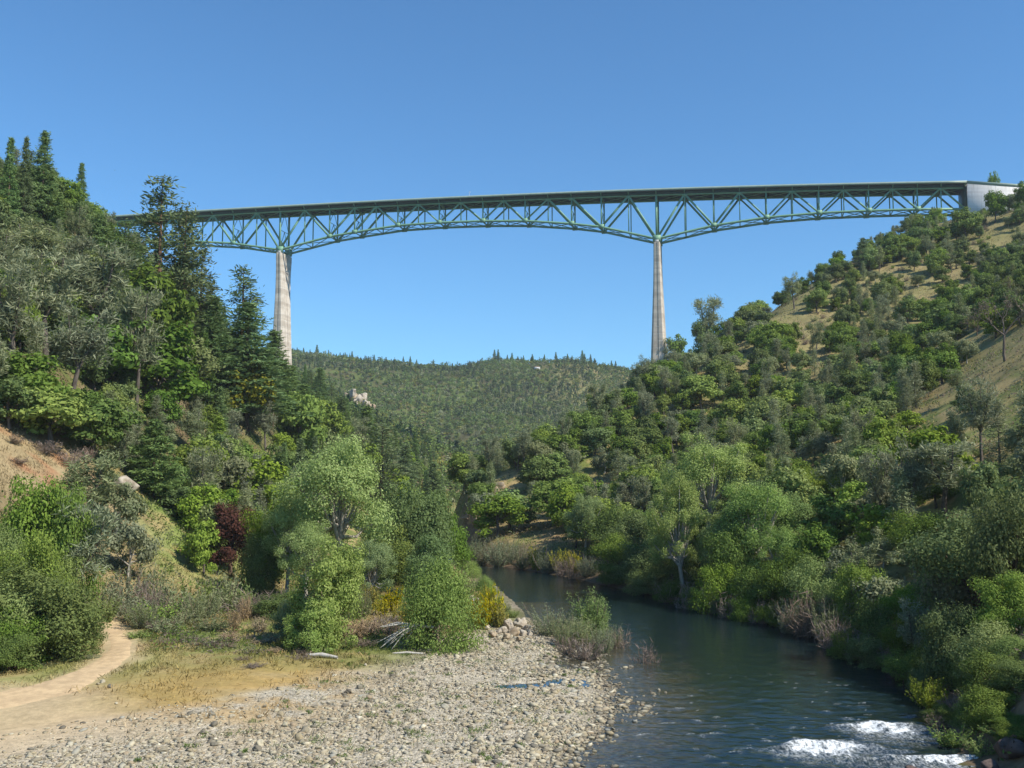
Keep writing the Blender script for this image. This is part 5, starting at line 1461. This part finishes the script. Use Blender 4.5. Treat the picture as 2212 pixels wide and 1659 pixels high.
rock("rock", CRAGD[0], 24.6, 63.6, .55, "small dark rock breaking the white water of the rapids", sink=.2)
rock("rock", CRAGD[1], 16.4, 60.4, .5, "dark wet rock at the head of the front rapid", sink=.2)
crags()
def label_rocks():
    zones = [("by the water below the puddle", 560, 730), ("in the shallows off the gravel bar", 640, 700), ("at the bottom of the gravel bar", 420, 745), ("in the middle of the gravel bar", 400, 700), ("at the gravel bar's upper end", 440, 655), ("on dry ground near the path", 130, 690), ("at the lower left of the gravel", 250, 745), ("beside the yellow broom", 500, 622), ("near the river bend", 480, 585), ("on the spur above the river bend", 482, 500), ("beside the puddle", 510, 690), ("along the gravel bar's edge", 600, 680)]
    look = dict(boulder="rounded river boulder", rock="angular rock")
    cells = {}
    for o, nm, q in ROCKS:
        z = min(zones, key=lambda a: (a[1]-q[0])**2+(a[2]-q[1])**2)[0]; cells.setdefault((look[nm], z), []).append((q[0], o))
    tens = ["", "twenty-", "thirty-", "forty-"]
    for (lk, z), lst in cells.items():
        lst.sort(key=lambda a: a[0]); n = len(lst)
        for i, (_, o) in enumerate(lst):
            od = ORD[i] if i < 20 else tens[(i+1)//10-1] + (ORD[(i+1) % 10-1] if (i+1) % 10 else "nth")
            o["label"] = f"{lk} {z}" if n == 1 else f"leftmost {lk} {z}" if i == 0 else f"rightmost {lk} {z}" if i == n-1 else f"{od} from left, {lk} {z}"
label_rocks()

# ------------------------------------------------------------------ small single things
def driftwood():
    X, Y = on_level(858*D2P, 1392*D2P, .8); Y = 103.0; X = at(858*D2P, 1390*D2P, Y)[0]
    m = MB(); rng = random.Random(4); b = Vector((2.0, .4, 2.5))
    for k in range(15):
        t = Vector((rng.uniform(-2.4, 1.0), rng.uniform(-.8, .8), rng.uniform(-.1, 1.2) if k < 11 else 2.4))
        mid = (b+t)/2 + Vector((rng.uniform(-.3,.3), 0, rng.uniform(.1,.5)))
        m.tube([tuple(b), tuple(mid), tuple(t)], [.10, .07, .025], 5)
    m.tube([(3.6,.8,2.2), (2.0,.4,2.5), (.2,.1,2.35)], [.14,.12,.05], 6)
    o = m.build("driftwood_branch", M['driftwood'], None, True); o.location = (X, Y, float(height(X, Y)))
    tag(o, "bleached dead branches splayed beside the round willow bush", "driftwood")
    X, Y, Z = ground_hit(1120*SRC, 1803*SRC)
    m = MB(); m.tube([(-1.5,0,.15),(0,.1,.2),(1.6,-.1,.12)], [.06,.12,.09], 7)
    o = m.build("driftwood_log", M['driftwood'], None, True); o.location = (X, Y, Z); tag(o, "short bleached log lying on the gravel below the willow", "driftwood")
    X, Y, Z = ground_hit(885*SRC, 1812*SRC)
    m = MB(); m.tube([(-1.6,0,.2),(0,.1,.3),(1.7,-.1,.15)], [.16,.22,.13], 8)
    o = m.build("fallen_log", M['driftwood'], None, True); o.location = (X, Y, Z); o.rotation_euler = (0,0,-.25); tag(o, "pale fallen log at the foot of the front willow", "driftwood")
    X, Y, Z = ground_hit(1835*SRC, 1632*SRC, 60)
    m = MB(); m.tube([(-2,0,.3),(0,.1,.5),(2.2,-.1,.3)], [.08,.14,.09], 7)
    o = m.build("fallen_log", M['driftwood'], None, True); o.location = (float(bankR(128))+1.0, 128, .3); tag(o, "bleached log on the right bank under the cottonwoods", "driftwood")
driftwood()
def snag():
    X, Y, Z = ground_hit(717*D2P, 975*D2P); _, _, zt = at(716*D2P, 893*D2P, Y); h = zt-Z
    r = empty("dead_tree", (X, Y, Z)); tag(r, "bare dead trunk with reddish base above the cottonwood", "tree")
    m = MB(); m.tube([(0,0,-.5),(.05,0,h*.25),(.1,0,h*.55)], [.42,.34,.26], 7); m.build("trunk", M['bark_red'], r, True)
    m = MB(); m.tube([(.1,0,h*.55),(0,0,h*.8),(-.3,0,h)], [.26,.16,.05], 6)
    rng = random.Random(2)
    for k in range(11):
        z = h*rng.uniform(.3, .75); s = 1 if k % 3 else -1; L = rng.uniform(.8, 2.4)
        m.tube([(.1,0,z),(.1+s*L*.6, rng.uniform(-.8,.8), z+.15*L),(.1+s*L, rng.uniform(-1,1), z-.25*L)], [.07,.05,.02], 4)
    m.build("branches", M['driftwood'], r, True)
snag()
def hill_house():
    x, y, z = at(537, 371.5, 1450.0); z = float(height(x, y))
    r = empty("house", (x, y, z+1.0), .3); r.scale = (.7, .7, .7); tag(r, "tiny white house in a clearing on the far hill", "house")
    m = MB(); m.box((0,0,2.0), (11,7,4.4)); m.build("wall", M['white_paint'], r)
    m = MB(); m.v = [(-5.9,-3.9,4.2),(5.9,-3.9,4.2),(5.9,3.9,4.2),(-5.9,3.9,4.2),(-5.9,0,6.4),(5.9,0,6.4)]; m.f = [(0,1,5,4),(2,3,4,5),(0,4,4,3),(1,2,5,5)]
    me = bpy.data.meshes.new("roof"); me.from_pydata(m.v, [], [(0,1,5,4),(2,3,4,5),(0,4,3),(1,2,5),(0,3,2,1)]); me.materials.append(M['roof_brown']); link("roof", me, r)
    for dx in (-3, 3):
        w = MB(); w.box((dx,-3.53,2.2), (1.6,.1,1.5)); w.build("window", M['glass_dark'], r)
    w = MB(); w.box((0,-3.54,1.2), (1.2,.12,2.3)); w.build("door", M['roof_brown'], r)
    rng = np.random.default_rng(6)
hill_house()
FARPROTO = [(c, t, H, R) for c, t, H, R in PROTO['fir']]
def ridge_trees():
    spots = [(632,20),(641,16),(655,14),(669,18),(684,28),(699,14),(745,14),(760,16),(791,12),(808,14),(822,14),(871,12),(886,14),(900,18),(936,12),(955,14),(1068,26),(1076,22),(1096,16),(1106,20),(1119,14),(1131,14),(1150,14),(1176,18),(1201,22),(1226,24),(1236,14),(1258,26),(1263,24),(1276,22),(1284,20),(1321,14),(1330,12)]
    lst = []
    for i, (x, h) in enumerate(spots):
        px = x*D2P; Y = 1490.0
        best = None
        for Yt in np.arange(1380, 1540, 10):
            X = at(px, 370, Yt)[0]; Z = float(height(X, Yt)); q = project((X, Yt, Z))
            if best is None or q[1] < best[0]: best = (q[1], X, Yt, Z)
        _, X, Y, Z = best
        H = (h+8)*D2P/FPX*Y*(.55+.25*((i*7) % 5)/4); cm, tm, h0, r0 = FARPROTO[i % 4]
        r = empty("conifer_tree", (X, Y, Z+1.0), i*1.3); s = H/h0; r.scale = (s*1.35, s*1.35, s)
        link("trunk", tm, r); link("crown", cm, r); tag(r, None, "tree", "conifers standing up from the far ridge line"); lst.append((px, r))
    lst.sort(key=lambda a: a[0]); lo = [r for p, r in lst if p < 420]; mi = [r for p, r in lst if 420 <= p < 520]; hi = [r for p, r in lst if p >= 520]
    for ls, ph in ((lo, "on the far ridge next to the left pier"), (mi, "on the far ridge's rounded middle summit"), (hi, "on the far ridge towards the right pier")):
        for i, r in enumerate(ls): r["label"] = f"{ORD[i] if i < len(ls)-1 else 'last'} from left of the dark conifers {ph}"
ridge_trees()
def bird():
    X, Y, Z = at(114.3, 170.0, 160.0)
    V = [(0,.16,0),(.05,.05,.02),(-.05,.05,.02),(.04,-.12,.01),(-.04,-.12,.01),(.06,-.24,0),(-.06,-.24,0),(0,.03,-.04),(.24,.08,.09),(.26,-.03,.08),(.50,-.02,.03),(-.24,.08,.09),(-.26,-.03,.08),(-.50,-.02,.03)]
    F = [(0,2,1),(1,2,4,3),(3,4,6,5),(0,1,7),(2,0,7),(1,3,7),(4,2,7),(3,5,7),(6,4,7),(5,6,7),(1,8,9,3),(8,10,9),(2,4,12,11),(11,12,13)]
    me = bpy.data.meshes.new("bird"); me.from_pydata(V, [], F); me.materials.append(M['bird'])
    o = link("bird", me, None, (X, Y, Z)); o.rotation_euler = (.3, .35, .6); tag(o, "small dark bird gliding in the blue sky", "bird")
bird()
def ridge_tree_right():
    s = S_END + 17; p = bridge_point(s, 40)
    P_ = at(2145*D2P, 388*D2P, p[1]+25)
    z = float(height(P_[0], P_[1])); _, _, zt = at(2145*D2P, 372*D2P, P_[1])
    plant('oak', P_[0], P_[1], z, max(zt-z, 6), 9.5, "small round tree showing above the deck at the abutment")
ridge_tree_right()


# ------------------------------------------------------------------ thin spring haze in the canyon air
def haze():
    m = bpy.data.materials.new("thin_haze"); m.use_nodes = True; nt = m.node_tree; nt.nodes.clear()
    out = nt.nodes.new("ShaderNodeOutputMaterial"); v = nt.nodes.new("ShaderNodeVolumePrincipled")
    v.inputs["Color"].default_value = (.80, .90, 1.0, 1); v.inputs["Density"].default_value = 0.00008; v.inputs["Anisotropy"].default_value = 0.0
    nt.links.new(v.outputs[0], out.inputs["Volume"])
    b = MB(); b.box((0, 1200, 160), (2400, 2700, 420)); o = b.build("haze", m); o["kind"] = "stuff"; o["label"] = "faint blue haze filling the canyon air"
haze()
